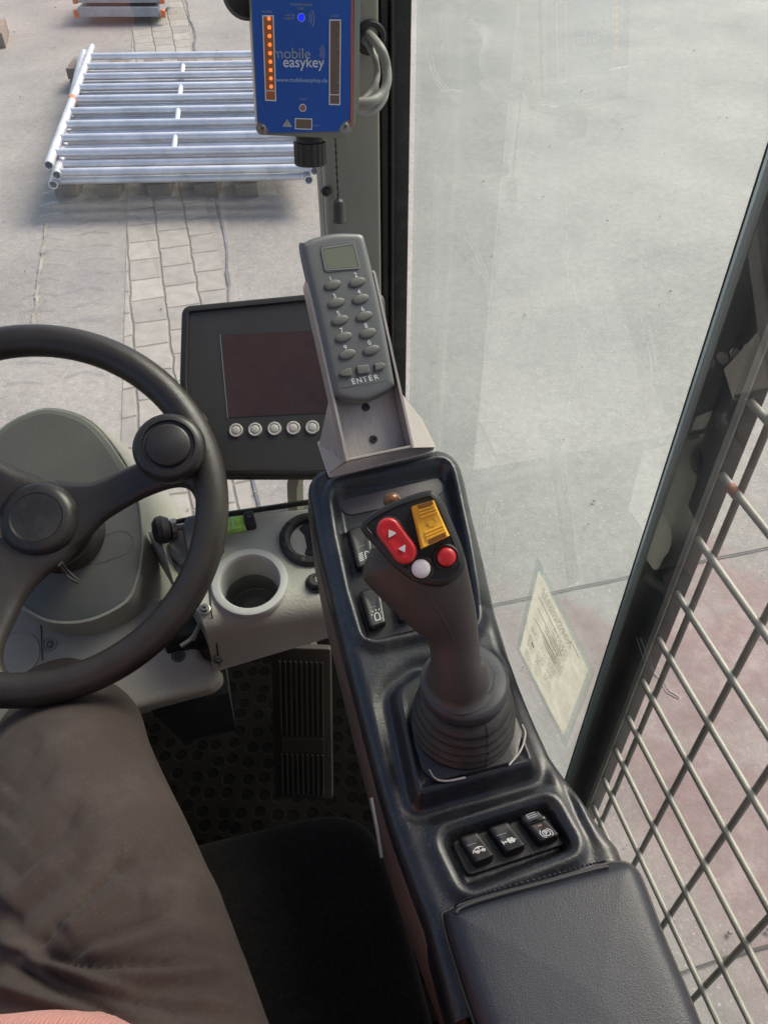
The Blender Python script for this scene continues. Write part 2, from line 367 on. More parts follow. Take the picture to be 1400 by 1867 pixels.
# ================================================================== THE YARD
def ground_material():
    m, t, b = nodes('yard_concrete'); N = t.nodes.new; L = t.links.new
    tc = N('ShaderNodeTexCoord'); P = tc.outputs['Object']
    def noise(s, d=8, r=.65, st=None):
        n = N('ShaderNodeTexNoise'); n.inputs['Scale'].default_value = s; n.inputs['Detail'].default_value = d; n.inputs['Roughness'].default_value = r
        if st: mp = N('ShaderNodeMapping'); mp.inputs['Scale'].default_value = st; L(P, mp.inputs[0]); L(mp.outputs[0], n.inputs['Vector'])
        else: L(P, n.inputs['Vector'])
        return n.outputs['Fac']
    def ramp(f, e):
        c = N('ShaderNodeValToRGB'); L(f, c.inputs[0]); el = c.color_ramp.elements
        el[0].position, el[0].color = e[0][0], (*e[0][1], 1); el[1].position, el[1].color = e[-1][0], (*e[-1][1], 1)
        for p, k in e[1:-1]: x = el.new(p); x.color = (*k, 1)
        return c.outputs[0]
    def mix(f, a, c, mode='MIX'):
        x = N('ShaderNodeMix'); x.data_type = 'RGBA'; x.blend_type = mode
        if isinstance(f, float): x.inputs[0].default_value = f
        else: L(f, x.inputs[0])
        L(a, x.inputs[6]); L(c, x.inputs[7]); return x.outputs[2]
    base = ramp(noise(1.1), [(.3, (.21, .203, .195)), (.5, (.275, .262, .243)), (.7, (.34, .323, .297))])
    fine = ramp(noise(22, 8, .8), [(.3, (.72, .72, .72)), (.7, (1.17, 1.17, 1.16))])
    c = mix(1.0, base, fine, 'MULTIPLY')
    spk = ramp(noise(95, 2, .5), [(.62, (0, 0, 0)), (.72, (1, 1, 1))]); wh = N('ShaderNodeRGB'); wh.outputs[0].default_value = (.56, .55, .53, 1)
    sm = N('ShaderNodeMath'); sm.operation = 'MULTIPLY'; sm.inputs[1].default_value = .6; L(spk, sm.inputs[0]); c = mix(sm.outputs[0], c, wh.outputs[0])
    # reddish worn paint on the slab nearest the cab
    sp = N('ShaderNodeSeparateXYZ'); L(P, sp.inputs[0])
    def mth(op, a, v, cl=False):
        x = N('ShaderNodeMath'); x.operation = op; x.use_clamp = cl
        L(a, x.inputs[0])
        if isinstance(v, (int, float)): x.inputs[1].default_value = v
        else: L(v, x.inputs[1])
        return x.outputs[0]
    n3 = mth('MULTIPLY', mth('SUBTRACT', noise(2.3, 6), .5), 1.6)
    my = mth('MULTIPLY', mth('SUBTRACT', mth('ADD', n3, 1.62), sp.outputs[1]), 6.0, True)
    mx_ = mth('MULTIPLY', mth('SUBTRACT', mth('ADD', mth('MULTIPLY', sp.outputs[1], 0.25), sp.outputs[0]), .95), 4.0, True)
    low = mth('MULTIPLY', mth('ADD', sp.outputs[1], 3.5), 3.0, True)
    msk = mth('MULTIPLY', mth('MULTIPLY', my, mx_), low); msk = mth('MULTIPLY', msk, mth('MULTIPLY', mth('SUBTRACT', noise(3.4, 9, .75), .12), 1.9, True))
    red = ramp(noise(6.5, 9, .75), [(.25, (.17, .105, .105)), (.5, (.25, .17, .165)), (.75, (.42, .36, .34))])
    c = mix(msk, c, red)
    L(c, b.inputs['Base Color'])
    rr = N('ShaderNodeMapRange'); rr.inputs['To Min'].default_value = .55; rr.inputs['To Max'].default_value = .9; L(noise(3), rr.inputs[0]); L(rr.outputs[0], b.inputs['Roughness'])
    bp = N('ShaderNodeBump'); bp.inputs['Strength'].default_value = .5; bp.inputs['Distance'].default_value = .01; L(noise(45, 8, .8), bp.inputs['Height']); L(bp.outputs[0], b.inputs['Normal'])
    return m
bm = NB(); v = [bm.verts.new(p) for p in ((-120, -120, GZ), (120, -120, GZ), (120, 120, GZ), (-120, 120, GZ))]; bm.faces.new(v)
tag(obj('ground', bm, ground_material(), at=(0, 0, 0)), kind='structure')

# strip of granite setts running away from the machine
def sett_material():
    m, t, b = nodes('granite_setts'); N = t.nodes.new; L = t.links.new
    tc = N('ShaderNodeTexCoord'); br = N('ShaderNodeTexBrick'); no = N('ShaderNodeTexNoise'); no.inputs['Scale'].default_value = 5; no.inputs['Detail'].default_value = 4
    L(tc.outputs['Object'], no.inputs['Vector']); mxv = N('ShaderNodeMix'); mxv.data_type = 'VECTOR'; mxv.inputs[0].default_value = .035
    L(tc.outputs['Object'], mxv.inputs[4]); L(no.outputs['Color'], mxv.inputs[5])
    mp = N('ShaderNodeMapping'); mp.inputs['Rotation'].default_value = (0, 0, R(90)); L(mxv.outputs[1], mp.inputs[0]); L(mp.outputs[0], br.inputs['Vector'])
    br.offset = .5; br.inputs['Scale'].default_value = 1; br.inputs['Brick Width'].default_value = .205; br.inputs['Row Height'].default_value = .165
    br.inputs['Mortar Size'].default_value = .010; br.inputs['Mortar Smooth'].default_value = .9; br.inputs['Bias'].default_value = 0
    br.inputs['Color1'].default_value = (.33, .31, .275, 1); br.inputs['Color2'].default_value = (.255, .243, .222, 1); br.inputs['Mortar'].default_value = (.19, .175, .15, 1)
    n2 = N('ShaderNodeTexNoise'); n2.inputs['Scale'].default_value = 14; n2.inputs['Detail'].default_value = 8; L(tc.outputs['Object'], n2.inputs['Vector'])
    mr = N('ShaderNodeMapRange'); mr.inputs['To Min'].default_value = .72; mr.inputs['To Max'].default_value = 1.28; L(n2.outputs['Fac'], mr.inputs[0])
    mu = N('ShaderNodeMix'); mu.data_type = 'RGBA'; mu.blend_type = 'MULTIPLY'; mu.inputs[0].default_value = 1; L(br.outputs[0], mu.inputs[6]); L(mr.outputs[0], mu.inputs[7]); L(mu.outputs[2], b.inputs['Base Color'])
    b.inputs['Roughness'].default_value = .8
    sb = N('ShaderNodeMath'); sb.operation = 'MULTIPLY_ADD'; sb.inputs[1].default_value = -1.0; L(br.outputs['Fac'], sb.inputs[0]); L(n2.outputs['Fac'], sb.inputs[2])
    bp = N('ShaderNodeBump'); bp.inputs['Strength'].default_value = .6; bp.inputs['Distance'].default_value = .01; L(sb.outputs[0], bp.inputs['Height']); L(bp.outputs[0], b.inputs['Normal'])
    return m
def flat(name, pts, z, m, **k):
    bm = NB(); bm.faces.new([bm.verts.new((p[0], p[1], z)) for p in pts]); o = obj(name, bm, m, at=(0, 0, 0)); tag(o, **k); return o
dx = .042
def sx_(x, y): return (x+dx*(y-4), y)
N_ = 60; ys = np.linspace(-8, 30, N_)
edge = [(.13+dx*(y-4)+.02*math.sin(y*2.3)+.015*math.sin(y*5.9+1)+.01*rng.normal(), y) for y in ys]
flat('sett_strip', [sx_(-.385, -8)]+[e for e in edge]+[sx_(-.385, 30)], GZ+.004, sett_material(), kind='structure')
def joint(name, pts, wd, z=GZ+.008, col='joint'):
    bm = NB(); P = [np.array(p) for p in pts]
    for i in range(len(P)-1):
        t = nrm(P[i+1]-P[i]); q = np.array([-t[1], t[0]])*wd/2*(.6+.8*rng.random())
        bm.faces.new([bm.verts.new((*a, z)) for a in (P[i]-q, P[i+1]-q, P[i+1]+q, P[i]+q)])
    return tag(obj(name, bm, M[col], at=(0, 0, 0)), kind='structure')
M['joint'] = mat('joint_dark', (.085, .08, .075), .9, var=.3); M['crack'] = mat('crack_dark', (.15, .15, .16), .9, var=.4)
M['tread'] = mat('tyre_dirt', (.27, .25, .22), .9, var=.3)
cr = []
for y in np.linspace(-2, 20, 160): cr.append((.14+dx*(y-4)+.02*math.sin(y*1.7)+.01*math.sin(y*6.1)+.004*rng.normal(), y))
joint('pavement_crack', cr, .014, col='crack')
joint('slab_joint', [(x, 1.6+.0012*rng.normal()) for x in np.linspace(.15, 8, 60)], .0055)
joint('slab_joint', [(x, .417+.0012*rng.normal()) for x in np.linspace(.15, 8, 60)], .006)
c1 = [tuple(pz(x, y, GZ)[:2]) for x, y in [(85, 405), (82, 440), (76, 480), (70, 525), (66, 560), (60, 600)]]
joint('pavement_crack', [tuple(np.array(a)+rng.normal(size=2)*.004) for a in smooth_open(c1, 5)], .018, col='tread')
bm = NB()
for i in range(16):
    for cx0 in (-.80, -.56):
        x0, y0 = sx_(cx0+.02*rng.normal(), 3.3+.155*i); a = rng.random()*.03
        P = [(x0-.09, y0+a), (x0, y0+.035), (x0+.09, y0-.01), (x0+.09, y0+.018), (x0, y0+.062), (x0-.09, y0+.03+a)]
        bm.faces.new([bm.verts.new((p[0]+.006*rng.normal(), p[1]+.006*rng.normal(), GZ+.004)) for p in P])
tm_ = glassmat('tread_dirt', (1, 1, 1), .16, (.45, .42, .37), 9)
o_ = obj('tyre_marks', bm, tm_, at=(0, 0, 0)); tag(o_, kind='structure')
bm = NB()
for i in range(420):
    y = .2+9.5*rng.random()**1.3; x = -1.6+(y*.75+2.6)*rng.random(); r_ = .002+.006*rng.random()**3; c_ = np.array([x, y, GZ+.010+r_*.2]); k = 5; a0 = rng.random()*6
    rr_ = [[c_+np.array([r_*s_*math.cos(a0+2*math.pi*j/k)*(1+.3*rng.random()), r_*s_*math.sin(a0+2*math.pi*j/k), h_*r_]) for j in range(k)] for s_, h_ in ((.8, -.3), (1, .2), (.5, .7))]
    ringloft(bm, rr_)
tag(obj('grit', bm, mat('grit_stone', (.30, .28, .25), .9, var=.7, vs=3), at=(0, 0, 0)), 'loose grit and small crumbs scattered over the yard paving', 'grit', kind='stuff')
# far left: a timber block and a deck stack beyond
def plank(bm, a, b, wd, z0, z1):
    a = np.array(a, float); b = np.array(b, float); t = nrm(b-a); q = np.array([-t[1], t[0]])*wd/2
    f = Fr((0, 0, 0), (0, 0, 1)); prism(bm, f, [a-q, b-q, b+q, a+q], z0, z1, .004, 2)

# ------------------------------------------------------------------ scaffold frames on their blocks
def scaffold():
    levels = [(-.805, (97, 336), (150, 98)), (-.752, (103.6, 319), (153, 94)), (-.698, (88.6, 301), (168, 84))]
    rA, rB = pz(118, 282, -.70), pz(465, 276, -.70); rd = nrm((rB-rA)*[1, 1, 0])
    src = None
    names = ['bottom aluminium scaffold frame of the stack resting on timber blocks', 'middle aluminium scaffold frame of the stack, pushed slightly right of the others',
             'top aluminium scaffold frame of the stack with orange tape round its left tube']
    for li, (z, pa, pb) in enumerate(levels):
        A, B = pz(*pa, z), pz(*pb, z)
        sd = nrm(B-A); Ln = np.linalg.norm(B-A); W = 1.47
        th = thing('scaffolding', A, names[li], 'scaffold frame', 'aluminium scaffold frames stacked in the yard')
        for s in (0, 1):
            bm = NB(); o = A+rd*W*s; T = [o+sd*t for t in (0, .03, Ln-.12, Ln-.09, Ln)]
            k = 20; rings = []
            a = nrm(np.cross(sd, [0, 0, 1])); b = np.cross(sd, a)
            for t, r in ((.06, .020), (.0, .020), (0, .026), (Ln-.14, .026), (Ln-.12, .021), (Ln, .021), (Ln, .017), (Ln-.05, .017)):
                rings.append([o+sd*t+(a*math.cos(2*math.pi*j/k)+b*math.sin(2*math.pi*j/k))*r for j in range(k)])
            ringloft(bm, rings); obj('side_tube', bm, M['tube'], th)
        n = (17, 17, 9)[li]; offs = [.06, .04, .18][li]
        for i in range(n):
            t = offs+(Ln-.42)*i/(n-1); p = A+sd*t; bm = NB()
            tube(bm, [p+rd*.02, p+rd*(W-.02)], .0235, 14); ru = obj('rung', bm, M['tube'], th)
            for w0 in (.018, W-.034): bm = NB(); tube(bm, [p+rd*w0, p+rd*(w0+.016)], .0245, 14); obj('weld_collar', bm, M['tubew'], ru)
            if li == 2 and i % 2 == 0 and i < n-1:
                q = A+sd*(offs+(Ln-.42)*(i+1)/(n-1))
                bm = NB(); tube(bm, [p+rd*.70+sd*.015, q+rd*.70-sd*.015], .0165, 12); obj('spacer_tube', bm, M['tubew'], th)
        if li == 2:
            bm = NB(); q = A+(B-A)*.47; tube(bm, [q, q+sd*.05], .0275, 20); obj('tape_band', bm, M['orange'], th)
    # support blocks: two high, in a row under the front edge, and again under the back
    gl = 'timber blocks under the scaffold frames'
    pos = ['leftmost', 'second from left', 'middle', 'fourth from left', 'rightmost']
    for row, (t, side) in enumerate(((.06, 'near'), (1.9, 'far'))):
        for i in range(5):
            for lv in (0, 1):
                if row == 1 and lv == 0: pass
                base = pz((134, 219, 302, 384, 462)[i], 358, GZ)+np.array([0, .16, 0])
                if row: base = base+np.array([.06, 1.9, 0])
                u = rd; vv = np.array([-u[1], u[0], 0]); wd = (.13, .125)[lv]*(1+.08*rng.random()); off = rng.normal()*.008+(-.01 if lv else .0)
                f = Fr(base+u*off+np.array([0, 0, .082*lv]), (0, 0, 1), u); bm = NB()
                prism(bm, f, rpoly(rect(-wd/2, -.16+.02*lv, wd/2, .15), .006, 2), .002, .079, .006, 2)
                lab = f'{"upper" if lv else "lower"} brown block, {pos[i]} support, {side} side of the scaffold frames'
                tag(obj('support_block', bm, M['timber'], smooth=40), lab, 'block', gl)
scaffold()
def decks():
    A = pz(146, 34, -.95); B = pz(292, 34, -.95); rd = nrm((B-A)*[1, 1, 0]); vv = np.array([-rd[1], rd[0], 0]); W = np.linalg.norm(B-A)
    for k in range(3):
        z = -.93+.10*k; o = A+np.array([0, 0, z+.95])+vv*.05*k; f = Fr(o, (0, 0, 1), rd)
        th = thing('scaffold_deck', o, ['lowest grey scaffold deck of the small far pile', 'middle grey scaffold deck of the small far pile', 'topmost scaffold deck with dark boards in the far pile'][k],
                   'scaffold deck', 'scaffold decks piled beyond the frames')
        bm = NB(); prism(bm, f, rect(0, 0, W, .05), 0, .075, .006, 2); prism(bm, f, rect(0, .60, W, .65), 0, .075, .006, 2); prism(bm, f, rect(0, .055, .05, .595), 0, .07); prism(bm, f, rect(W-.05, .055, W, .595), 0, .07)
        obj('deck_frame', bm, M['deck'], th)
        bm = NB(); prism(bm, f, rect(.055, .055, W-.055, .595), .045, .06); obj('deck_board', bm, M['decktop'], th)
        for s in (0, 1):
            bm = NB(); g = Fr(f.at(W*s+(-.03 if s == 0 else .03), .02, .02), (0, -1, 0), (1, 0, 0)); prism(bm, g, rpoly(rect(-.022, -.03, .022, .03), .010, 3), -.02, .02, .004); obj('hook', bm, M['orange'], th)
decks()
bm = NB(); p = pz(-2, 88, GZ); f = Fr(p, (0, 0, 1)); prism(bm, f, rect(-.5, 0, .06, .45), 0.001, .12, .006, 2)
tag(obj('timber_block', bm, M['timber']), 'dark brown timber lying cut off by the left edge of the photo', 'timber')
bm = NB(); f = Fr(p, (0, 0, 1)); prism(bm, f, rect(-.45, .30, .01, .5), .121, .2, .006, 2)
tag(obj('timber_plank', bm, mat('pale_timber', (.42, .32, .22), .8, var=.2)), 'pale plank end lying on the dark timber at the left edge', 'plank')

# ================================================================== CAB SHELL
WX = .34
cab = thing('cab', (0, .3, 0), 'dark framed machine cab with khaki front pillar, side window posts, floor and roof', 'cab')
def cpart(name, m, fn, parent=None, smooth=35):
    bm = NB(); fn(bm); return obj(name, bm, M[m], parent or cab, smooth)
cpart('floor_pan', 'dark', lambda b: box(b, -.72, -.75, -.10, .345, 1.24, 0))
M['roof'] = mat('roof_lining', (.30, .29, .26), .8)
cpart('roof', 'roof', lambda b: (box(b, -.74, -.75, 1.66, .36, .15, 1.72), box(b, -.74, .85, 1.66, .36, 1.27, 1.72), box(b, -.74, .153, 1.66, -.60, .847, 1.72), box(b, .22, .153, 1.66, .36, .847, 1.72)))
cpart('rear_wall', 'pillar', lambda b: box(b, -.72, -.80, 0, .345, -.76, .9))
cpart('left_wall', 'pillar', lambda b: box(b, -.76, -.75, 0, -.725, 1.2, .62))
for x, y in ((-.745, -.78), (-.745, .25), (.345, -.78)):
    cpart('post', 'pillardk', lambda b, x=x, y=y: box(b, x-.03, y-.03, 0, x+.03, y+.03, 1.658, .008))
# right front pillar: khaki face, rounded inner corner
xl = pyy(596, 350, 1.165)[0]; xr = pyy(701, 350, 1.165)[0]
cpart('front_pillar', 'pillar', lambda b: prism(b, Fr((0, 0, 0), (0, 0, 1)), rpoly([(xl, 1.17), (xr-.006, 1.165), (xr, 1.25), (xl, 1.25)], [.018, .006, .004, .004], 4), 0, 1.658))
cpart('front_pillar', 'pillar', lambda b: prism(b, Fr((0, 0, 0), (0, 0, 1)), rpoly(rect(-.745, 1.17, -.66, 1.25), .015, 4), 0, 1.658))
for k, (x0, x1, y0) in enumerate(((xr+.001, xr+.012, 1.185), (xr+.013, xr+.018, 1.178), (xr+.019, WX-.004, 1.19))):
    cpart('window_seal', 'rubber' if k != 1 else 'pillardk', lambda b: box(b, x0, y0, .03, x1, 1.235, 1.655, .002))
def gr(b):
    f = Fr(pyy(675, 68, 1.164), (0, -1, 0)); lathe(b, f, [(.013, -.004), (.021, -.003), (.021, .001), (.019, .003), (.014, .003), (.012, -.003)], 28)
cpart('grommet', 'rubber', gr)
cpart('sill', 'pillardk', lambda b: box(b, WX-.03, -.75, 0.001, WX+.012, 1.16, .14, .006))
cpart('top_rail', 'pillardk', lambda b: box(b, WX-.03, -.75, 1.56, WX+.02, 1.16, 1.655, .01))
cpart('front_sill', 'pillardk', lambda b: box(b, -.66, 1.17, 0.001, xl-.002, 1.22, .03, .005))
# side post behind the sliding pane
Yg = .4128; Y1 = .375
cpart('side_post', 'pillardk', lambda b: box(b, .3475, Y1, .141, .3635, .4325, 1.558, .002))
cpart('post_edge', 'guard', lambda b: box(b, .3445, Y1-.0015, .141, .3473, Y1+.004, 1.558, .001))
bm = NB(); f = Fr(pxx(1330, 808, .3665), (-1, 0, 0), (0, -1, 0)); prism(bm, f, [(-.012, .02), (.008, .018), (.004, -.016), (-.004, -.006)], 0, .003); obj('yellow_mark', bm, M['yellowdot'], cab)

# glass
def pane(name, x, y0, y1, z0, z1, m, th=.004, label='', cat='window pane'):
    bm = NB(); bm.faces.new([bm.verts.new(p) for p in ((x, y0, z0), (x, y1, z0), (x, y1, z1), (x, y0, z1))])
    return bm
ws = thing('side_window', (WX, .8, .14), 'dusty greenish side glass between front pillar and dark side post', 'window')
obj('pane', pane('', WX+.003, .42, 1.19, .14, 1.56, None), M['glass_side'], ws)
sw = thing('sliding_window', (WX-.006, 0, .14), 'scratched sliding side pane with green front edge over the mesh guard', 'window')
obj('pane', pane('', WX-.006, -.72, Yg-.0037, .14, 1.56, None), M['glass_slide'], sw)
bm = NB(); box(bm, WX-.010, Yg-.0036, .141, WX-.003, Yg-.0008, 1.558); obj('glass_edge', bm, M['gedge'], sw)
bm = NB(); box(bm, WX-.0103, Yg-.0006, .141, WX-.0028, Yg+.0008, 1.558); obj('edge_seal', bm, M['rubber'], sw)
# scratches on the sliding pane
bm = NB(); f = Fr((WX-.0072, 0, 0), (-1, 0, 0), (0, -1, 0))
for L_ in ([(1161, 1163), (1168, 1185), (1178, 1212), (1195, 1236)], [(1168, 1163), (1178, 1190), (1186, 1220), (1200, 1238)], [(1206, 1247), (1213, 1262), (1222, 1268), (1237, 1276)], [(1210, 1245), (1218, 1260), (1228, 1266), (1238, 1273)]):
    ribbon(bm, f, smooth_open(f.pts(L_), 5), .0011, 0)
obj('scratch', bm, M['scratch'], sw)
fw = thing('windscreen', (-.2, 1.18, .03), 'clear front windscreen left of the khaki pillar', 'window')
bm = NB(); bm.faces.new([bm.verts.new(p) for p in ((-.66, 1.185, .03), (xl, 1.185, .03), (xl, 1.185, 1.655), (-.66, 1.185, 1.655))]); obj('pane', bm, M['glass_front'], fw)
bm = NB(); f = Fr((0, 1.183, 0), (0, -1, 0))
z = .35
while z < 1.15:
    for k, r_ in enumerate((.0011, .0009, .0006)):
        prism(bm, f, circ((xl-.0035-.0032*k, z+(.0016 if k % 2 else 0)), r_, 6), 0, .0004)
    z += .0034
obj('frit_dots', bm, M['frit'], fw)
# thin pale streaks laid over the side glass
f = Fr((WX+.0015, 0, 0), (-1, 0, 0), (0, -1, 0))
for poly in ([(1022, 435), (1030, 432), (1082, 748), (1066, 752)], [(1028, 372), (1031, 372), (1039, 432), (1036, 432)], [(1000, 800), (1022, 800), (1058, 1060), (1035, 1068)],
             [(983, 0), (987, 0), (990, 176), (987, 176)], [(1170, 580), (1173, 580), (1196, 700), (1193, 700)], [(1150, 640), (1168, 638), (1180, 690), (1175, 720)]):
    bm = NB(); bm.faces.new([bm.verts.new(tuple(f.at(a, b, .0004))) for a, b in f.pts(poly)]); obj('pale_streak', bm, M['pale_streak'], ws)
def scr(lines, wd, m='scratch'):
    bm = NB()
    for L_ in lines: ribbon(bm, f, smooth_open(f.pts(L_), 6), wd, .0008)
    return obj('scratch', bm, M[m], ws)
M['finescr'] = glassmat('fine_scratch', (1, 1, 1), .5, (.95, .95, .92), 60, rough=.3)
scr([[(781, 85), (785, 120), (800, 155), (835, 185)], [(783, 100), (790, 130), (812, 160), (842, 165)], [(1066, 600), (1050, 680), (1038, 750), (1042, 770), (1062, 774)],
     [(990, 190), (1015, 194)], [(1112, 125), (1150, 119)], [(1170, 575), (1185, 640), (1194, 700)], [(895, 560), (880, 490), (850, 430)],
     [(888, 1000), (883, 950), (893, 915)], [(892, 1010), (889, 955), (900, 920)], [(905, 1010), (915, 960), (895, 930)]], .0014, 'finescr')
# paper behind film on the side glass
PQ = [(984.4, 1040), (1074.4, 1221), (1029, 1340), (950, 1185)]
st = thing('paper_notice', pxx(1029, 1340, WX), 'faded cream paper notice in clear film stuck to the side window', 'notice')
Q = f.pts(PQ); Q = [np.array(q) for q in Q]; cQ = sum(Q)/4
bm = NB(); bm.faces.new([bm.verts.new(tuple(f.at(*(cQ+(q-cQ)*1.17), .0012))) for q in rpoly(Q, .006)]); obj('film', bm, M['film'], st)
bm = NB(); bm.faces.new([bm.verts.new(tuple(f.at(*q_, .0019))) for q_ in rpoly(Q, .002)]); pm_ = mat('paper_cream', (.92, .78, .71), .75, var=.13, vs=45); t_ = pm_.node_tree; tl_n = t_.nodes.new('ShaderNodeBsdfTranslucent'); mx_n = t_.nodes.new('ShaderNodeMixShader'); mx_n.inputs[0].default_value = .6
t_.links.new(t_.nodes['Color Ramp'].outputs[0], tl_n.inputs[0]); t_.links.new(t_.nodes['Principled BSDF'].outputs[0], mx_n.inputs[1]); t_.links.new(tl_n.outputs[0], mx_n.inputs[2]); t_.links.new(mx_n.outputs[0], t_.nodes['Material Output'].inputs[0])
obj('paper', bm, pm_, st)
bm = NB()
def q2(s, t): return Q[0]*(1-s)*(1-t)+Q[1]*s*(1-t)+Q[2]*s*t+Q[3]*(1-s)*t
def words(s0, s1, t, wd, gap=.25):
    s = s0
    while s < s1:
        e = min(s1, s+.012+.05*rng.random()); ribbon(bm, f, [q2(s, t), q2(e, t)], wd, .0021, 0); s = e+.008+.01*rng.random()*gap*4
for t in (.055, .075, .095, .115, .135): words(.12+t*.2, .72-(t > .12)*.2, t, .0011)
for s0, s1, t in ((.1, .50, .20), (.12, .4, .31), (.42, .65, .31), (.30, .62, .34), (.32, .6, .37), (.12, .48, .44), (.30, .60, .43), (.30, .6, .47), (.34, .58, .50)): ribbon(bm, f, [q2(s0, t), q2(s1, t)], .0013, .0021, 0)
t = .555
while t < .93:
    for a_, b_ in ((.10, .24), (.30, .47), (.50, .66)):
        if rng.random() < .62: words(a_, a_+(b_-a_)*(.4+.6*rng.random()), t, .0009)
    t += .022
t = .19
while t < .55:
    if rng.random() < .8: words(.42+.1*rng.random(), .72, t, .0009)
    t += .021
ribbon(bm, f, [q2(.86, .04), q2(.70, .04)], .0013, .0021, 0)
ribbon(bm, f, [q2(.17, .70), q2(.22, .72)], .004, .0021, 0)
obj('print', bm, mat('paper_ink', (.10, .08, .07), .8, var=.2), st)

# ------------------------------------------------------------------ mesh guard outside the sliding pane
GX = .356; CELL = GX/5.203; MY0 = 6.223*CELL; MZ0 = 1.22-9.1*CELL
mg = thing('window_guard', (GX, 0, .15), 'grey painted square steel mesh guard outside the sliding side window', 'window guard')
for j in range(-13, 6):
    z = MZ0-CELL*j; bm = NB(); jit = rng.normal()*.0006
    tube(bm, [(GX-.0055, y, z+jit) for y in np.linspace(Y1-.0005, -.72, 6)], .0031, 12); obj('horizontal_bar', bm, M['guard'], mg)
for c in range(1, 17):
    y = MY0-CELL*c+rng.normal()*.0006; bm = NB(); tube(bm, [(GX+.0012, y, .15), (GX+.0012, y, 1.0), (GX+.0012, y, 1.53)], .0030, 12); obj('vertical_bar', bm, M['guardv'], mg)
bm = NB()
tube(bm, [(GX-.0055, MY0-CELL+.0045, MZ0+CELL*3), (GX-.0055, MY0-CELL-.0045, MZ0+CELL*3)], .0042, 12); obj('rust_spot', bm, mat('rust_red', (.33, .13, .09), .7), mg)

# ================================================================== FLOOR, PEDAL, SEAT
def matmat():
    m, t, b = nodes('rubber_mat'); N = t.nodes.new; L = t.links.new; tc = N('ShaderNodeTexCoord'); mp = N('ShaderNodeMapping'); mp.inputs['Rotation'].default_value = (0, 0, .3); L(tc.outputs['Object'], mp.inputs[0])
    v = N('ShaderNodeTexVoronoi'); v.voronoi_dimensions = '2D'; v.inputs['Scale'].default_value = 37; v.inputs['Randomness'].default_value = .4; L(mp.outputs[0], v.inputs['Vector'])
    cr = N('ShaderNodeValToRGB'); e = cr.color_ramp.elements; e[0].position = .30; e[0].color = (.0015, .0012, .001, 1); e[1].position = .42; e[1].color = (.0045, .0038, .003, 1); x = e.new(.36); x.color = (.008, .0065, .005, 1)
    L(v.outputs['Distance'], cr.inputs[0]); n = N('ShaderNodeTexNoise'); n.inputs['Scale'].default_value = 25; n.inputs['Detail'].default_value = 6; L(tc.outputs['Object'], n.inputs['Vector'])
    mu = N('ShaderNodeMix'); mu.data_type = 'RGBA'; mu.blend_type = 'MULTIPLY'; mu.inputs[0].default_value = .8; L(cr.outputs[0], mu.inputs[6]); L(n.outputs['Fac'], mu.inputs[7]); L(mu.outputs[2], b.inputs['Base Color'])
    b.inputs['Roughness'].default_value = .85; b.inputs['Specular IOR Level'].default_value = .05; bp = N('ShaderNodeBump'); bp.inputs['Strength'].default_value = .6; bp.inputs['Distance'].default_value = .004
    mr = N('ShaderNodeMapRange'); mr.inputs['From Min'].default_value = .28; mr.inputs['From Max'].default_value = .38; L(v.outputs['Distance'], mr.inputs[0]); L(mr.outputs[0], bp.inputs['Height']); L(bp.outputs[0], b.inputs['Normal'])
    return m
bm = NB(); box(bm, -.60, .05, .002, .30, 1.10, .02, .006); tag(obj('floor_mat', bm, matmat()), 'dirty black rubber floor mat with round dimples under the pedal', 'floor mat')
# accelerator pedal
bl, br_, tl, tr = pz(501, 1456, .09), pz(606, 1460, .09), pz(499, 1180, .30), pz(592, 1180, .30)
u = nrm(br_-bl); v = nrm(tl-bl); n = nrm(np.cross(u, v)); pf = Fr(bl, n, u)
W2 = np.linalg.norm(br_-bl); H2 = np.linalg.norm(tl-bl)
pd = thing('pedal', bl, 'long black ribbed accelerator pedal in the dark footwell', 'pedal')
bm = NB(); prism(bm, pf, rpoly([(0, 0), (W2, 0), (W2*.98, H2), (0, H2)], .004, 3), -.012, 0, .002); obj('pedal_plate', bm, M['pedal'], pd)
bm = NB()
for k in range(9):
    a = W2*(.14+.70*k/8)
    for y0, y1 in ((.01, .075), (.105, H2-.02)): prism(bm, pf, rect(a-.0016, y0, a+.0016, y1), .0002, .0024, .0007, 1)
obj('tread_ribs', bm, M['pedal'], pd)
bm = NB(); prism(bm, pf, rpoly(rect(W2*.14, .079, W2*.86, .101), .002), .0002, .0015, .0005, 1); obj('badge', bm, M['pedal'], pd)
bm = NB(); tube(bm, [pf.at(W2/2, H2*.7, -.013), pf.at(W2/2, H2*.8, -.09), (pf.at(W2/2, H2*.8, -.09)[0], pf.at(W2/2, H2*.8, -.09)[1]+.06, .02)], .009); obj('pedal_arm', bm, M['dark'], pd)

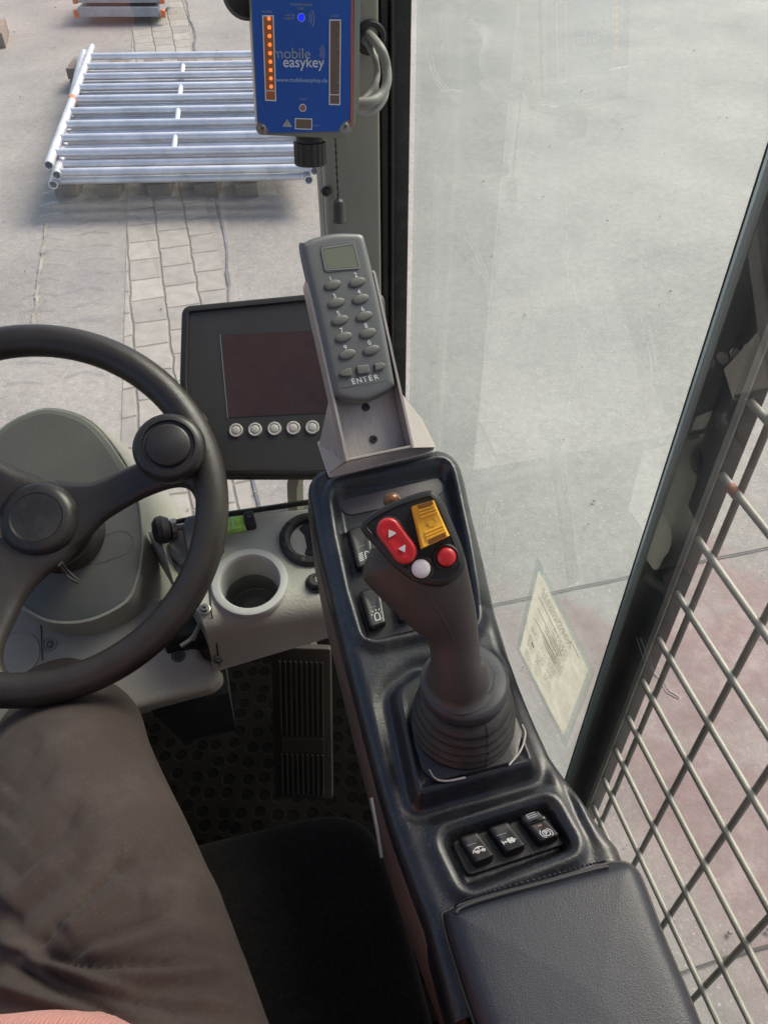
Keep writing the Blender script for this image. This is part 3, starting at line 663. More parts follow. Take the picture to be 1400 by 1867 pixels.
# seat
def rbox_grid(cx, cy, cz, hx, hy, hz, e=5, nu=40, nv=24, warp=None):
    bm = NB(); rings = []
    for i in range(nv+1):
        ph = -math.pi/2+math.pi*i/nv; r = []
        for j in range(nu):
            t = 2*math.pi*j/nu
            sgn = lambda x: math.copysign(abs(x)**(2/e), x)
            p = np.array([cx+hx*sgn(math.cos(ph))*sgn(math.cos(t)), cy+hy*sgn(math.cos(ph))*sgn(math.sin(t)), cz+hz*sgn(math.sin(ph))])
            if warp: p = warp(p)
            r.append(p)
        rings.append(r)
    ringloft(bm, rings); bmesh.ops.remove_doubles(bm, verts=bm.verts, dist=1e-6); return bm
seat = thing('driver_seat', (-.2, .05, .02), 'black woven fabric driver seat beside the armrest console', 'seat')
def swp(p):
    p = p.copy()
    if p[2] > .40: p[2] += .012*math.cos((p[1]-.05)*6)+.02*max(0, abs(p[0]+.19)-.15)*3-.03*max(0, p[1]-.24)
    return p
obj('seat_cushion', rbox_grid(-.19, .055, .395, .265, .303, .075, 10, 240, 60, swp), M['seat'], seat, None)
obj('backrest', rbox_grid(-.19, -.345, .80, .24, .055, .36, 5, 60, 40), M['seat'], seat, None)
bm = NB(); box(bm, -.40, -.15, .02, .02, .25, .30, .02); obj('seat_base', bm, M['dark'], seat)

# ================================================================== DASH
dash = thing('dashboard', (-.1, .62, .35), 'pale grey green plastic dashboard with cup holder below the steering wheel', 'dashboard')
df = Fr((-.006, .61, .51), (0, -.196, .98))
P0 = lambda x, y: df.at(*df.px(x, y))
# main block: section lofted left to right
ends = []
for (fx, fy), (bx, by), (ux, uy) in (((268, 967), (372, 1133), (391, 1232)), ((283, 964), (376, 1132), (394, 1231)), ((423, 937), (430, 1126), (440, 1217)), ((557, 926), (597, 1103), (606, 1168)), ((700, 905), (760, 1080), (790, 1130))):
    F, B = P0(fx, fy), P0(bx, by); U = pyy(ux, uy, B[1]-.008); d_ = nrm(F-B); dn = nrm(U-B)
    sec = [F+np.array([0, .004, -.05]), F+np.array([0, .004, -.006]), F+np.array([0, 0, 0])-d_*.004]
    r = .022
    for k in range(9):
        t = k/8; p0 = B+d_*r; p2 = B+dn*r; sec.append(p0*(1-t)**2+B*2*t*(1-t)+p2*t*t)
    sec += [B+(U-B)*.5+np.array([0, .002, 0]), U-dn*.006, U+np.array([0, .006, 0]), U+np.array([0, .03, 0]), np.array([U[0], F[1]-.03, U[2]])]
    ends.append(sec)
# cup hole cut is done by building the top surface separately: the block top sits under the ring
bm = NB(); ringloft(bm, ends); dbody = obj('dash_body', bm, M['dash'], dash, 40)
# drill the cup well with a boolean, applied
def cut(o, cutter):
    md = o.modifiers.new('b', 'BOOLEAN'); md.object = cutter; md.operation = 'DIFFERENCE'; md.solver = 'EXACT'
    bpy.context.view_layer.update(); dg = bpy.context.evaluated_depsgraph_get(); me = bpy.data.meshes.new_from_object(o.evaluated_get(dg)); o.modifiers.clear(); o.data = me
    me.set_sharp_from_angle(angle=R(40)); bpy.data.objects.remove(cutter)
cc = df.px(455.7, 1063)
bm = NB(); lathe(bm, df, [(.0345, -.12), (.0345, .03)], 48, cc); cu_ = obj('cutter', bm, M['dash']); cut(dbody, cu_)
cup = NB(); lathe(cup, df, [(.0435, -.002), (.0435, .0015), (.042, .0045), (.040, .0052), (.0345, .0050), (.033, .003), (.0325, -.002), (.0315, -.070), (.031, -.0715), (.031, -.074), (.0343, -.074), (.0343, -.003)], 64, cc, loop=True)
cu = obj('cup_holder', cup, M['cupring'], dash)
bm = NB(); lathe(bm, df, [(.0309, -.0735), (.0309, -.072), (.022, -.0715), (.020, -.0690), (.018, -.0715), (0, -.0715)], 48, cc); obj('cup_floor', bm, M['cupin'], cu)
bm = NB(); lathe(bm, df, [(.0318, -.071), (.0330, -.002), (.0326, -.0015), (.0314, -.071)], 64, cc, loop=True); obj('cup_wall', bm, M['cupin'], cu)
def screw(p, n, r, parent, m='screw', h=.003):
    f = Fr(p, n); bm = NB(); lathe(bm, f, [(r*1.7, 0), (r*1.7, h*.2), (r*1.45, h*.35), (r*.98, h*.3), (r, h), (r*.8, h*1.3), (r*.45, h*1.3), (r*.42, h*.5), (0, h*.5)], 20); return obj('screw', bm, M[m], parent)
# seam line and screws at the left end
bm = NB()
seam = [P0(376, 1010), P0(382, 1080), P0(386, 1120)]+[pyy(391, 1145, P0(388, 1131)[1]+.004), pyy(397, 1190, P0(388, 1131)[1]-.004), pyy(403, 1226, P0(388, 1131)[1]-.006)]
tube(bm, [s+np.array([0, -.0004, .0006]) for s in seam], .0008, 6); obj('seam', bm, M['dark'], dash)
screw(P0(373, 1112)+np.array([0, 0, .001]), (0, -.2, 1), .004, dash)
screw(pyy(397, 1204, .566), (0, -1, .3), .003, dash)
# lower housing under the steering column
zl = lambda x, y: .425+.42*(y-.60)
n_l = nrm([0, -.42, 1]); lf = Fr((0, .60, .425), n_l)
Lp = lf.pts([(-260, 1080), (-20, 1060), (200, 1050), (352, 1120), (366, 1195), (400, 1212), (404, 1240), (385, 1257), (225, 1300), (60, 1345), (-260, 1400)])
bm = NB(); prism(bm, lf, rpoly(Lp, [.01, .01, .01, .01, .008, .014, .014, .014, .06, .02, .02], 5), -.035, 0, .010, 5); low = obj('lower_housing', bm, M['dashlow'], dash)
for (x, y), r in (((325, 1195), .0042), ((90, 1175), .0042)):
    a, b = lf.px(x, y); bm = NB(); lathe(bm, lf, [(r*2, .0002), (r*2, .0012), (r*1.2, .0009), (r*1.1, .0022), (r*.7, .0024), (r*.5, .001), (0, .001)], 20, (a, b)); obj('screw', bm, M['screwd'] if x > 300 else M['screw'], low)
a, b = lf.px(28, 1192); bm = NB(); lathe(bm, lf, [(.0275, .0002), (.0268, .0016), (.0245, .0014), (.0238, .0004), (0, .0004)], 40, (a, b)); obj('round_cap', bm, M['dashlow'], low)
bm = NB(); ribbon(bm, lf, lf.pts([(74, 1120), (76, 1160), (78, 1206)]), .0014, .0006); obj('seam', bm, M['dark'], low)
bm = NB(); prism(bm, lf, smooth_closed(lf.pts([(40, 1240), (60, 1218), (110, 1201), (150, 1204), (185, 1222), (150, 1250), (80, 1262)]), 4), .0002, .003, .002, 2); obj('knee_pad', bm, mat('pad_brown', (.12, .085, .07), .6), low)
# shade of the gap between housing and block, put in as a dark box
bm = NB(); box(bm, -.115, .60, .36, -.062, .66, .455, .004); obj('gap_shade', bm, M['dark'], dash)
bm = NB(); tube(bm, smooth_open([pz(330, 1178, .47), pz(352, 1160, .475), pz(372, 1120, .475), pz(352, 1168, .465)], 5), .0022, 8); obj('cable_clip', bm, M['cable'], dash)
# heater box below
bm = NB(); a = pz(282, 1258, .34); b2 = pz(412, 1250, .34)
ringloft(bm, [[(a[0], .56, .38), (b2[0]+.005, .56, .38), (b2[0]+.005, .70, .38), (a[0], .70, .38)], [(a[0]+.02, .575, .27), (b2[0], .575, .27), (b2[0], .70, .27), (a[0]+.02, .70, .27)]])
obj('heater_box', bm, M['bluegrey'], dash, 20)
# air vent
vc = df.px(566, 985); vent = NB(); lathe(vent, df, [(.036, .0003), (.036, .004), (.0335, .0075), (.029, .0085), (.0255, .007), (.0235, .002), (.0235, -.01), (.036, -.01)], 48, vc, loop=True)
ve = obj('air_vent', vent, M['dark'], dash)
bm = NB(); vf = Fr(df.at(vc[0], vc[1], .001), df.n+np.array([-.35, 0, 0])); lathe(bm, vf, [(.0225, -.003), (.0225, .001), (.020, .0025), (.010, .001), (0, .001)], 32); obj('vent_flap', bm, M['bluegrey'], ve)
bm = NB(); prism(bm, vf, rpoly([(.004, -.021), (.016, -.010), (.016, .012), (.004, .008)], .003), .0015, .0045, .001); obj('vent_tab', bm, M['dash'], ve)
bm = NB()
for t in (2.3, 3.3, 4.2): 
    lathe(bm, df, [(.004, .0068), (.004, .0082), (.002, .0088), (0, .0088)], 10, (vc[0]+.0305*math.cos(t), vc[1]+.0305*math.sin(t)))
obj('vent_bumps', bm, M['dark'], ve)
# ignition key switch
kc = df.px(577, 1064); bm = NB(); lathe(bm, df, [(.0125, .0003), (.0125, .002), (.0105, .0035), (.0095, .003), (.0085, .0095), (.0075, .0105), (.0045, .0105), (.004, .009), (0, .009)], 36, kc)
ks = obj('key_switch', bm, M['screwd'], dash); bm = NB(); prism(bm, df, [(kc[0]-.0012, kc[1]-.0035), (kc[0]+.0012, kc[1]-.0035), (kc[0]+.0012, kc[1]+.0035), (kc[0]-.0012, kc[1]+.0035)], .0092, .0098); obj('key_slot', bm, M['screw'], ks)
# rear lip
bm = NB(); tube(bm, smooth_open([P0(286, 958)+[0, 0, -.002], P0(345, 945)+[0, 0, -.002], P0(423, 934)+[0, 0, -.002], P0(557, 914)+[0, 0, -.002], P0(640, 902)], 5), .0035, 10); obj('edge_trim', bm, M['rubber'], dash)
# spirit level
lv = thing('spirit_level', P0(430, 960), 'small green spirit level vial with black end cap on the dashboard', 'spirit level')
A_, B_ = df.px(398, 968), df.px(447, 957); dd = nrm(np.array(B_)-A_); lvf = Fr(df.at(*A_), df.n, df.u*dd[0]+df.v*dd[1]); Lw = np.linalg.norm(np.array(B_)-A_)
bm = NB(); prism(bm, lvf, rect(-.012, -.0085, Lw, .0085), .0006, .010, .002, 2); obj('vial', bm, M['level'], lv)
bm = NB()
for k in (.3, .55): prism(bm, lvf, rect(Lw*k, -.0088, Lw*k+.0012, .0088), .0102, .0106)
obj('vial_mark', bm, M['ink'], lv)
for x0 in (-.024, Lw):
    bm = NB(); prism(bm, lvf, rpoly(rect(x0+.0003, -.0095, x0+.0125, .0095), .004, 4), .0004, .013, .0015, 3); e = obj('end_cap', bm, M['dark'], lv)
    bm = NB(); lathe(bm, lvf, [(.0028, .0131), (.0028, .0138), (.001, .0136), (0, .0136)], 14, (x0+.0065, .002)); obj('screw', bm, M['screw'], e)
# tilt latch: black knob and clevis behind the wheel rim
la = thing('column_latch', P0(300, 985), 'black knob and grey clevis latch behind the steering wheel rim', 'latch')
kp = P0(297, 980)+np.array([0, 0, .012]); bm = NB(); f2 = Fr(kp, (-1, -.1, .1)); lathe(bm, f2, [(.006, -.012), (.013, -.010), (.017, -.002), (.016, .004), (.010, .009), (0, .010)], 28); obj('knob', bm, M['dark'], la)
bm = NB(); lathe(bm, f2, [(.010, -.018), (.011, -.018), (.011, -.012), (.006, -.0121)], 24); obj('collar', bm, M['screw'], la)
bm = NB(); o_ = P0(300, 985); prism(bm, df, rpoly(df.pts([(335, 975), (345, 955), (395, 945), (410, 1010), (345, 1022)]), .004), .001, .018, .004); obj('latch_body', bm, mat('latch_grey', (.09, .09, .09), .5), la)
bm = NB(); tube(bm, [kp+np.array([.012, 0, 0]), kp+np.array([.05, 0, 0])], .004, 12); obj('pin', bm, M['screw'], la)
bm = NB(); prism(bm, df, rpoly(df.pts([(308, 1000), (322, 1010), (335, 1028), (400, 1015), (400, 1024), (330, 1040), (312, 1020)]), .001), .004, .012, .001); obj('latch_plate', bm, M['screwd'], la)
bm = NB()
for k in range(3): tube(bm, smooth_open([P0(300+4*k, 1000)+[0, 0, .008], P0(309+3*k, 1030)+[0, 0, .004], P0(322+4*k, 1075)+[0, 0, .001]], 5), .0016, 8)
obj('drain_cord', bm, M['strap'], la)

# ================================================================== STEERING
wn = nrm([.0, -.545, .838]); wc = np.array([-.204, .646, .645]); WR, WT = .178, .0168
col = thing('steering_column', wc-wn*.3, 'rounded grey green steering column cowl with dark cover plates', 'steering column')
cf = Fr(wc-wn*.135, wn)
outl = smooth_closed([(-62, 900), (-50, 850), (-8, 790), (40, 757), (98, 743), (171, 768), (232, 842), (254, 905), (262, 960), (263, 1008), (253, 1060), (232, 1102), (166, 1135), (102, 1139), (58, 1122), (5, 1080), (-40, 1010), (-60, 950)], 4)
O = np.array(cf.pts(outl)); Oc = O.mean(0)
bm = NB(); rings = []
for k, (dpt, s, sh) in enumerate(((0.001, .965, 0), (.0035, .975, 0), (.0035, .99, 0), (.0, 1.0, 0), (-.004, 1.008, 0), (-.05, 1.07, -.008), (-.12, 1.16, -.02), (-.20, 1.25, -.03), (-.24, 1.28, -.035))):
    Pk = Oc+(O-Oc)*s+np.array([.012*min(1, -dpt/.1) if dpt < 0 else 0, sh*1.0]); rings.append([cf.at(a, b, dpt) for a, b in Pk])
ringloft(bm, rings[::-1]); obj('column_cowl', bm, M['dash'], col, 50)
I = Oc+(O-Oc)*.955
bm = NB(); prism(bm, cf, I, .0012, .0022, .0008, 2); obj('cover_plate', bm, mat('cover_slate', (.19, .195, .185), .5, bump=.25, bs=700), col)
up = smooth_closed(cf.pts([(-55, 890), (-46, 850), (-5, 795), (42, 762), (98, 749), (168, 773), (222, 838), (243, 900), (140, 925), (40, 915)]), 5)
bm = NB(); prism(bm, cf, up, .0023, .009, .003, 3); po = obj('instrument_cover', bm, M['podrim'], col)
bm = NB(); u2 = np.array(up); cu2 = u2.mean(0); prism(bm, cf, cu2+(u2-cu2)*.90, .0092, .0099, .0005, 1); obj('cover_inset', bm, M['podtop'], po)
bm = NB(); st2 = stadium(cf.px(175, 1005, .0025), cf.px(220, 990, .0025), .0145, 10); ribbon(bm, cf, st2+[st2[0]], .0008, .0026); obj('keyhole_groove', bm, mat('groove', (.20, .20, .18), .5), col)
# shaft bellows
sf = Fr(wc-wn*.132, wn)
prof = [(.047, 0), (.048, .004), (.044, .008), (.048, .013), (.043, .018), (.046, .024), (.040, .030), (.042, .036), (.034, .045), (.030, .075), (.028, .088)]
bm = NB(); lathe(bm, sf, prof, 48); obj('shaft_bellows', bm, M['boot'], col, 50)
bm = NB(); tube(bm, smooth_open([pz(108, 1030, .60), pz(118, 1044, .585), pz(124, 1052, .58), pz(144, 1063, .572)], 4), .0016, 8); tube(bm, smooth_open([pz(112, 1026, .60), pz(122, 1040, .585), pz(140, 1056, .575), pz(146, 1059, .572)], 4), .0016, 8); obj('cable_tie', bm, M['boot'], col)

sw_ = thing('steering_wheel', wc-wn*.05, 'black leather textured steering wheel with round spinner knob', 'steering wheel')
bm = NB(); rings = []; wf = Fr(wc, wn)
n1, n2 = 160, 28; vs = [[bm.verts.new(tuple(wf.at((WR+WT*math.cos(p))*math.cos(t), (WR+WT*math.cos(p))*math.sin(t), WT*.95*math.sin(p)))) for p in [2*math.pi*j/n2 for j in range(n2)]] for t in [2*math.pi*i/n1 for i in range(n1)]]
for i in range(n1):
    for j in range(n2): bm.faces.new((vs[i][j], vs[(i+1) % n1][j], vs[(i+1) % n1][(j+1) % n2], vs[i][(j+1) % n2]))
obj('rim', bm, M['wheel'], sw_, None)
def kdepth(a, b):                                            # dished spokes
    r = math.hypot(a, b)/WR; return -.044+.040*min(1, r)**1.6
def zz(x, y): return (x/2.457, 560+y/2.457)
def spoke(pairs, half=.0075):
    bm = NB(); rings = []
    PU = smooth_open([zz(*p[0]) for p in pairs], 5); PL = smooth_open([zz(*p[1]) for p in pairs], 5)
    for a, b in zip(PU, PL):
        r = []; q = []
        for x, y in (a, b):
            c = -.02
            for _ in range(6): ab = wf.px(x, y, c); c = kdepth(*ab)
            q.append((*ab, c))
        A, B = np.array(q[0]), np.array(q[1]); m_ = 10
        for k in range(m_+1): t = k/m_; e = math.sqrt(max(0, 1-(2*t-1)**4)); p = A*(1-t)+B*t; r.append(wf.at(p[0], p[1], p[2]+half*e))
        for k in range(m_, -1, -1): t = k/m_; e = math.sqrt(max(0, 1-(2*t-1)**4)); p = A*(1-t)+B*t; r.append(wf.at(p[0], p[1], p[2]-half*(e+.05)))
        rings.append(r)
    ringloft(bm, rings); return obj('spoke', bm, M['wheel'], sw_, 60)
spoke([((250, 775), (230, 1150)), ((320, 785), (330, 1095)), ((400, 787), (400, 1035)), ((480, 762), (470, 962)), ((560, 722), (560, 903)), ((640, 685), (660, 850)), ((740, 615), (770, 812)), ((815, 545), (835, 812)), ((860, 500), (868, 845)), ((900, 470), (882, 905)), ((930, 500), (890, 960))])
spoke([((-80, 1030), (360, 1075)), ((-110, 1120), (290, 1150)), ((-130, 1210), (205, 1210)), ((-150, 1300), (125, 1300)), ((-165, 1400), (65, 1420)), ((-180, 1480), (28, 1500)), ((-200, 1560), (15, 1560)), ((-230, 1640), (22, 1610)), ((-280, 1690), (55, 1650)), ((-300, 1720), (110, 1672))])
spoke([((230, 790), (180, 1040)), ((170, 758), (110, 1050)), ((90, 725), (40, 1030)), ((0, 682), (-60, 960)), ((-120, 620), (-180, 900)), ((-260, 560), (-320, 860)), ((-420, 500), (-460, 850)), ((-560, 430), (-560, 860)), ((-640, 380), (-640, 900))])
hf = Fr(wc-wn*.048+0*wn, wn)
bm = NB(); ha = hf.px(69, 945, .02)
lathe(bm, hf, [(.046, -.028), (.047, -.012), (.0405, -.004), (.041, .002), (.0400, .016), (.036, .023), (.030, .0262), (.0262, .0266), (.0258, .0262), (0, .0262)], 64, ha); hub = obj('hub_cap', bm, M['wheelhub'], sw_, 50)
bm = NB(); lathe(bm, hf, [(.0253, .02635), (.0250, .0268), (.0245, .02645), (0, .02645)], 64, ha); obj('hub_ring', bm, M['dark'], hub)
kf = Fr(wc+wn*.018, wn); ka = kf.px(307, 812, .012)
bm = NB(); lathe(bm, kf, [(.014, -.045), (.014, -.018), (.031, -.014), (.0355, -.004), (.0362, .004), (.034, .010), (.030, .0135), (.0262, .0140), (.0250, .0115), (.0225, .0112), (.0215, .0150), (.0195, .0162), (0, .0168)], 64, ka); obj('spinner_knob', bm, M['wheelhub'], sw_, 50)

# ================================================================== CONSOLE
con = thing('control_console', (.12, .3, .5), 'glossy black right hand control console with rocker switches and padded armrest', 'console')
ZY = np.array([-.25, .05, .15, .22, .30, .40, .50, .56]); ZZ = np.array([.63, .63, .632, .635, .645, .665, .70, .725])
def z0(y): return np.interp(y, ZY, ZZ)
S0 = lambda x, y: ps(x, y, lambda a, b: z0(b))
Lp = [S0(*p) for p in [(563, 905), (578, 990), (600, 1080), (622, 1170), (645, 1260), (668, 1350), (692, 1440), (716, 1520), (745, 1600), (775, 1680)]]
Rp = [S0(*p) for p in [(848, 865), (862, 930), (885, 1020), (905, 1110), (930, 1190), (965, 1280), (1005, 1370), (1050, 1440), (1085, 1490), (1130, 1540)]]
Lp = sorted([(p[1], p[0]) for p in Lp]); Rp = sorted([(p[1], p[0]) for p in Rp])
YF = .552
def sdf(P, X, Y):
    """signed distance (positive inside) to polygon"""
    P = np.array(P)[:, :2]; n = len(P); D = np.full(X.shape, 1e9); ins = np.zeros(X.shape, bool)
    for i in range(n):
        a, b = P[i], P[(i+1) % n]; e = b-a; t = np.clip(((X-a[0])*e[0]+(Y-a[1])*e[1])/(e@e), 0, 1)
        D = np.minimum(D, np.hypot(X-a[0]-t*e[0], Y-a[1]-t*e[1]))
        c = ((a[1] > Y) != (b[1] > Y)) & (X < (b[0]-a[0])*(Y-a[1])/(b[1]-a[1]+1e-12)+a[0]); ins ^= c
    return np.where(ins, D, -D)
def sst(x, a, b): t = np.clip((x-a)/(b-a), 0, 1); return t*t*(3-2*t)
TUB = rpoly([S0(*p)[:2] for p in [(604, 892), (818, 842), (832, 905), (848, 985), (862, 1080), (868, 1150), (770, 1150), (668, 1172), (640, 1080), (618, 980)]], [.014, .014, .02, .02, .02, .015, .02, .014, .02, .02], 5)
PLI = rpoly([S0(*p)[:2] for p in [(706, 1265), (760, 1225), (920, 1215), (945, 1300), (990, 1415), (750, 1482)]], [.02, .02, .02, .02, .012, .010], 5)
REC = rpoly([S0(*p)[:2] for p in [(802, 1526), (1000, 1462), (1048, 1548), (848, 1622)]], [.009]*4, 5)
SWP = rpoly([S0(*p)[:2] for p in [(622, 962), (760, 925), (800, 1140), (662, 1172)]], [.007]*4, 4)
def conz(X, Y):
    Z = z0(Y)
    L_ = np.interp(Y, [q[0] for q in Lp], [q[1] for q in Lp]); Rr = np.interp(Y, [q[0] for q in Rp], [q[1] for q in Rp])
    s = sdf(TUB, X, Y); Z = Z+.0045*np.exp(-((s+.004)/.0055)**2)-.010*sst(s, -.002, .008)
    s = sdf(PLI, X, Y); Z = Z+.011*sst(s, -.002, .009)+.0022*np.exp(-((s-.007)/.004)**2)*(sst(Y, .34, .30))-.0025*np.exp(-((s+.005)/.006)**2)
    s = sdf(REC, X, Y); Z = Z-.0115*sst(s, -.001, .006)+.0035*np.exp(-((s+.006)/.006)**2)
    s = sdf(SWP, X, Y); Z = Z-.003*sst(s, 0, .0015)
    # right shoulder falls beside the rear recess
    Z = Z+.006*np.exp(-((Y-.235)/.03)**2)*sst(X, .196, .206)
    r = .013; rc = .022
    fr_ = YF-Y; dl = X-L_; dr = Rr-X
    dmin = np.minimum(dl, dr)
    d = np.minimum(dmin, fr_)
    q = (dmin < rc) & (fr_ < rc); d = np.where(q, rc-np.hypot(rc-np.clip(dmin, -1, rc), rc-np.clip(fr_, -1, rc)), d)
    dd_ = np.clip(d, 0, r); Z = Z-(r-np.sqrt(np.maximum(r*r-(r-dd_)**2, 0)))
    return Z, L_, Rr
ny, nx = 300, 130; YY = np.concatenate([np.linspace(.12, YF-.025, ny-24), YF-.025*np.cos(np.linspace(0, math.pi/2, 24))])
def corner(Y, e):                                           # plan rounding of the front corners
    t = YF-Y; rc = .022; return rc-math.sqrt(max(rc*rc-(rc-t)**2, 0)) if t < rc else 0
bm = NB(); rows = []
# curves for each row
for y in YY:
    L_ = np.interp(y, [q[0] for q in Lp], [q[1] for q in Lp])+corner(y, 0); Rr = np.interp(y, [q[0] for q in Rp], [q[1] for q in Rp])-corner(y, 0)
    t = np.linspace(0, 1, nx); s = .5-.5*np.cos(t*math.pi); s = .35*s+.65*t; X = L_+(Rr-L_)*s; Yv = np.full(nx, y); Z, _, _ = conz(X, Yv)
    row = [(X[0], y, Z[0]-.035), (X[0]-.0006, y, Z[0]-.012)]+[(X[i], y, Z[i]) for i in range(nx)]+[(X[-1]+.0006, y, Z[-1]-.012), (X[-1], y, Z[-1]-.035)]
    rows.append(row)
V_ = [[bm.verts.new(tuple(map(float, p))) for p in r] for r in rows]
for a, b in zip(V_, V_[1:]):
    for i in range(len(a)-1): bm.faces.new((a[i], a[i+1], b[i+1], b[i]))
fr0 = [bm.verts.new((v.co.x, v.co.y+.0005, v.co.z-.035)) for v in V_[-1]]
for i in range(len(fr0)-1): bm.faces.new((V_[-1][i], V_[-1][i+1], fr0[i+1], fr0[i]))
cv = obj('console_cover', bm, M['console'], con, 80)
# side panels under the cover
def xL(y): return float(np.interp(y, [q[0] for q in Lp], [q[1] for q in Lp]))
def xR(y): return float(np.interp(y, [q[0] for q in Rp], [q[1] for q in Rp]))
bm = NB(); rings = []
for y in np.linspace(-.22, .53, 26):
    a = xL(max(y, .18)); 
    if y < .18: a = xL(.18)+(.18-y)*.10
    zt = float(z0(y))-.022
    rings.append([(a-.0015, y, zt), (a+.006, y, zt), (a+.006, y, zt-.085), (a+.002, y, zt-.09), (a-.0005, y, zt-.085)])
ringloft(bm, rings); obj('side_panel', bm, M['side'], con)
bm = NB(); rings = []
for y in np.linspace(-.22, .53, 26):
    b = xR(max(y, .20)); zt = float(z0(y))-.030; rings.append([(b-.004, y, zt), (b-.010, y, zt), (b-.010, y, zt-.09), (b-.004, y, zt-.09)])
ringloft(bm, rings); obj('side_panel', bm, M['console'], con)
bm = NB(); box(bm, .075, -.2, .50, .185, .52, .545, .01); obj('console_tray', bm, M['dark'], con)
bm = NB(); box(bm, .09, -.10, .02, .17, .10, .50, .01); obj('console_post', bm, M['dark'], con)
bm = NB(); tube(bm, [S0(683, 1440)-[.003, 0, .012], S0(695, 1495)-[.003, 0, .018], S0(703, 1540)-[.003, 0, .022]], .0016, 8); obj('trim_clip', bm, M['screw'], con)

# armrest pad
af = Fr((.13, .12, .664), (0, 0, 1))
ap = smooth_closed(af.pts([(812, 1668), (820, 1652), (880, 1630), (1000, 1598), (1085, 1574), (1130, 1563), (1160, 1572), (1180, 1608), (1215, 1700), (1262, 1810), (1300, 1905), (1400, 2140), (1450, 2290), (1280, 2360), (1090, 2330), (1000, 2180), (880, 1880), (835, 1750)]), 6)
A_ = np.array(ap); bm = NB()
rings = [[af.at(a, b, h) for a, b in inset(A_, s)] for s, h in ((.006, -.034), (.001, -.030), (-.001, -.018), (0, -.010), (.0018, -.0055), (.005, -.0018), (.009, -.0002), (.013, .0004))]
cA = A_.mean(0)
for s in (.8, .6, .4, .2, .05): rings.append([af.at(*(cA+(q-cA)*s), .0005+.0015*(1-s)) for q in inset(A_, .013)])
ringloft(bm, rings, True, True, True); pad = obj('armrest_pad', bm, M['pad'], con, None)
# seam with stitches just inside the front edge
bm = NB(); line = af.pts([(828, 1672), (842, 1655), (900, 1635), (1000, 1608), (1085, 1585), (1128, 1577)]); line = smooth_open(line, 10)[4:-5]
tube(bm, [af.at(a, b, -.0003) for a, b in line], .0012, 6); obj('seam', bm, M['stitch'], pad)
bm = NB()
for i in range(0, len(line)-1, 1):
    a, b = np.array(line[i]), np.array(line[i+1]); p = a*.85+b*.15; q = a*.3+b*.7; o2 = np.array([0, .0035]); 
    tube(bm, [af.at(*(p+o2), -.0004), af.at(*((p+q)/2+o2), .0007), af.at(*(q+o2), -.0004)], .0007, 6)
obj('stitching', bm, M['pad'], pad)
bm = NB(); tube(bm, [af.at(a, b, -.012) for a, b in inset(A_, -.0012)[:]]+[af.at(*inset(A_, -.0012)[0], -.012)], .0012, 6, False); obj('piping', bm, M['rubber'], pad)

# local console plane for flat inserts
def conframe(px, py, c=0, dz=0):
    p = S0(px, py); x, y = p[0], p[1]; z = float(z0(y)); sl_ = (float(z0(y+.02))-float(z0(y-.02)))/.04
    return Fr((x, y, z+dz), (0, -sl_, 1))
tf = conframe(700, 1000, dz=-.0095)
lf_ = conframe(712, 903, dz=-.0098); bm = NB(); prism(bm, lf_, stadium(lf_.px(640, 919), lf_.px(786, 888), .0108, 12), -.002, .0012, .0006, 2); obj('label_plate', bm, M['label'], con)
def quadround(fr, q, r=.003): return rpoly(fr.pts(q), r, 4)
spl = obj('switch_panel', (lambda b: (prism(b, tf, quadround(tf, [(622, 962), (757, 926), (797, 1138), (663, 1171)], .006), -.004, -.0015, .0008, 2), b)[1])(NB()), M['panel'], con)
def rocker(fr, q, parent, h=.0065, tilt=.0025, frame=True):
    P = [np.array(p) for p in fr.pts(q)]; c = sum(P)/4; out = rpoly(P, .0035, 5); bm = NB()
    O_ = np.array(out); vdir = nrm((P[0]+P[1])/2-(P[2]+P[3])/2); L_ = np.linalg.norm((P[0]+P[1])/2-(P[2]+P[3])/2)/2
    rings = []
    for s, hh in ((0, 0), (0, .4), (.0006, .75), (.0016, .95), (.0028, 1.0)):
        Q_ = inset(O_, s); rings.append([fr.at(a, b, h*hh+(tilt*((np.array([a, b])-c)@vdir)/L_*-1+.0016*(((np.array([a, b])-c)@vdir)/L_)**2)*min(1, hh*1.3)) for a, b in Q_])
    Q5 = inset(O_, .0028); c5 = Q5.mean(0)
    for s in (.66, .33, .05): rings.append([fr.at(*(c5+(p-c5)*s), h+(tilt*((c5+(p-c5)*s-c)@vdir)/L_*-1+.0016*(((c5+(p-c5)*s-c)@vdir)/L_)**2)) for p in Q5])
    ringloft(bm, rings); o = obj('rocker_switch', bm, M['switch'], parent, 50)
    return o, P
def symbol(fr, q, h, lines, parent, m='ink', wd=.0007, tilt=.0025):
    """lines in unit square coordinates of the switch, 0..1 right, 0..1 up"""
    P = [np.array(p) for p in fr.pts(q)]; bm = NB()
    def U(s, t): return P[3]*(1-s)*(1-t)+P[2]*s*(1-t)+P[1]*s*t+P[0]*(1-s)*t
    for ln in lines:
        pr = None
        for s, t in ln:
            k = U(s, t); y = 2*t-1; c = h-tilt*y+.0016*y*y+.0004
            cur = (k, c)
            if pr is not None:
                d_ = nrm(cur[0]-pr[0]); q_ = np.array([-d_[1], d_[0]])*wd/2
                bm.faces.new([bm.verts.new(tuple(fr.at(*a, cc_))) for a, cc_ in ((pr[0]+q_, pr[1]), (cur[0]+q_, cur[1]), (cur[0]-q_, cur[1]), (pr[0]-q_, pr[1]))])
            pr = cur
    return obj('symbol', bm, M[m], parent)
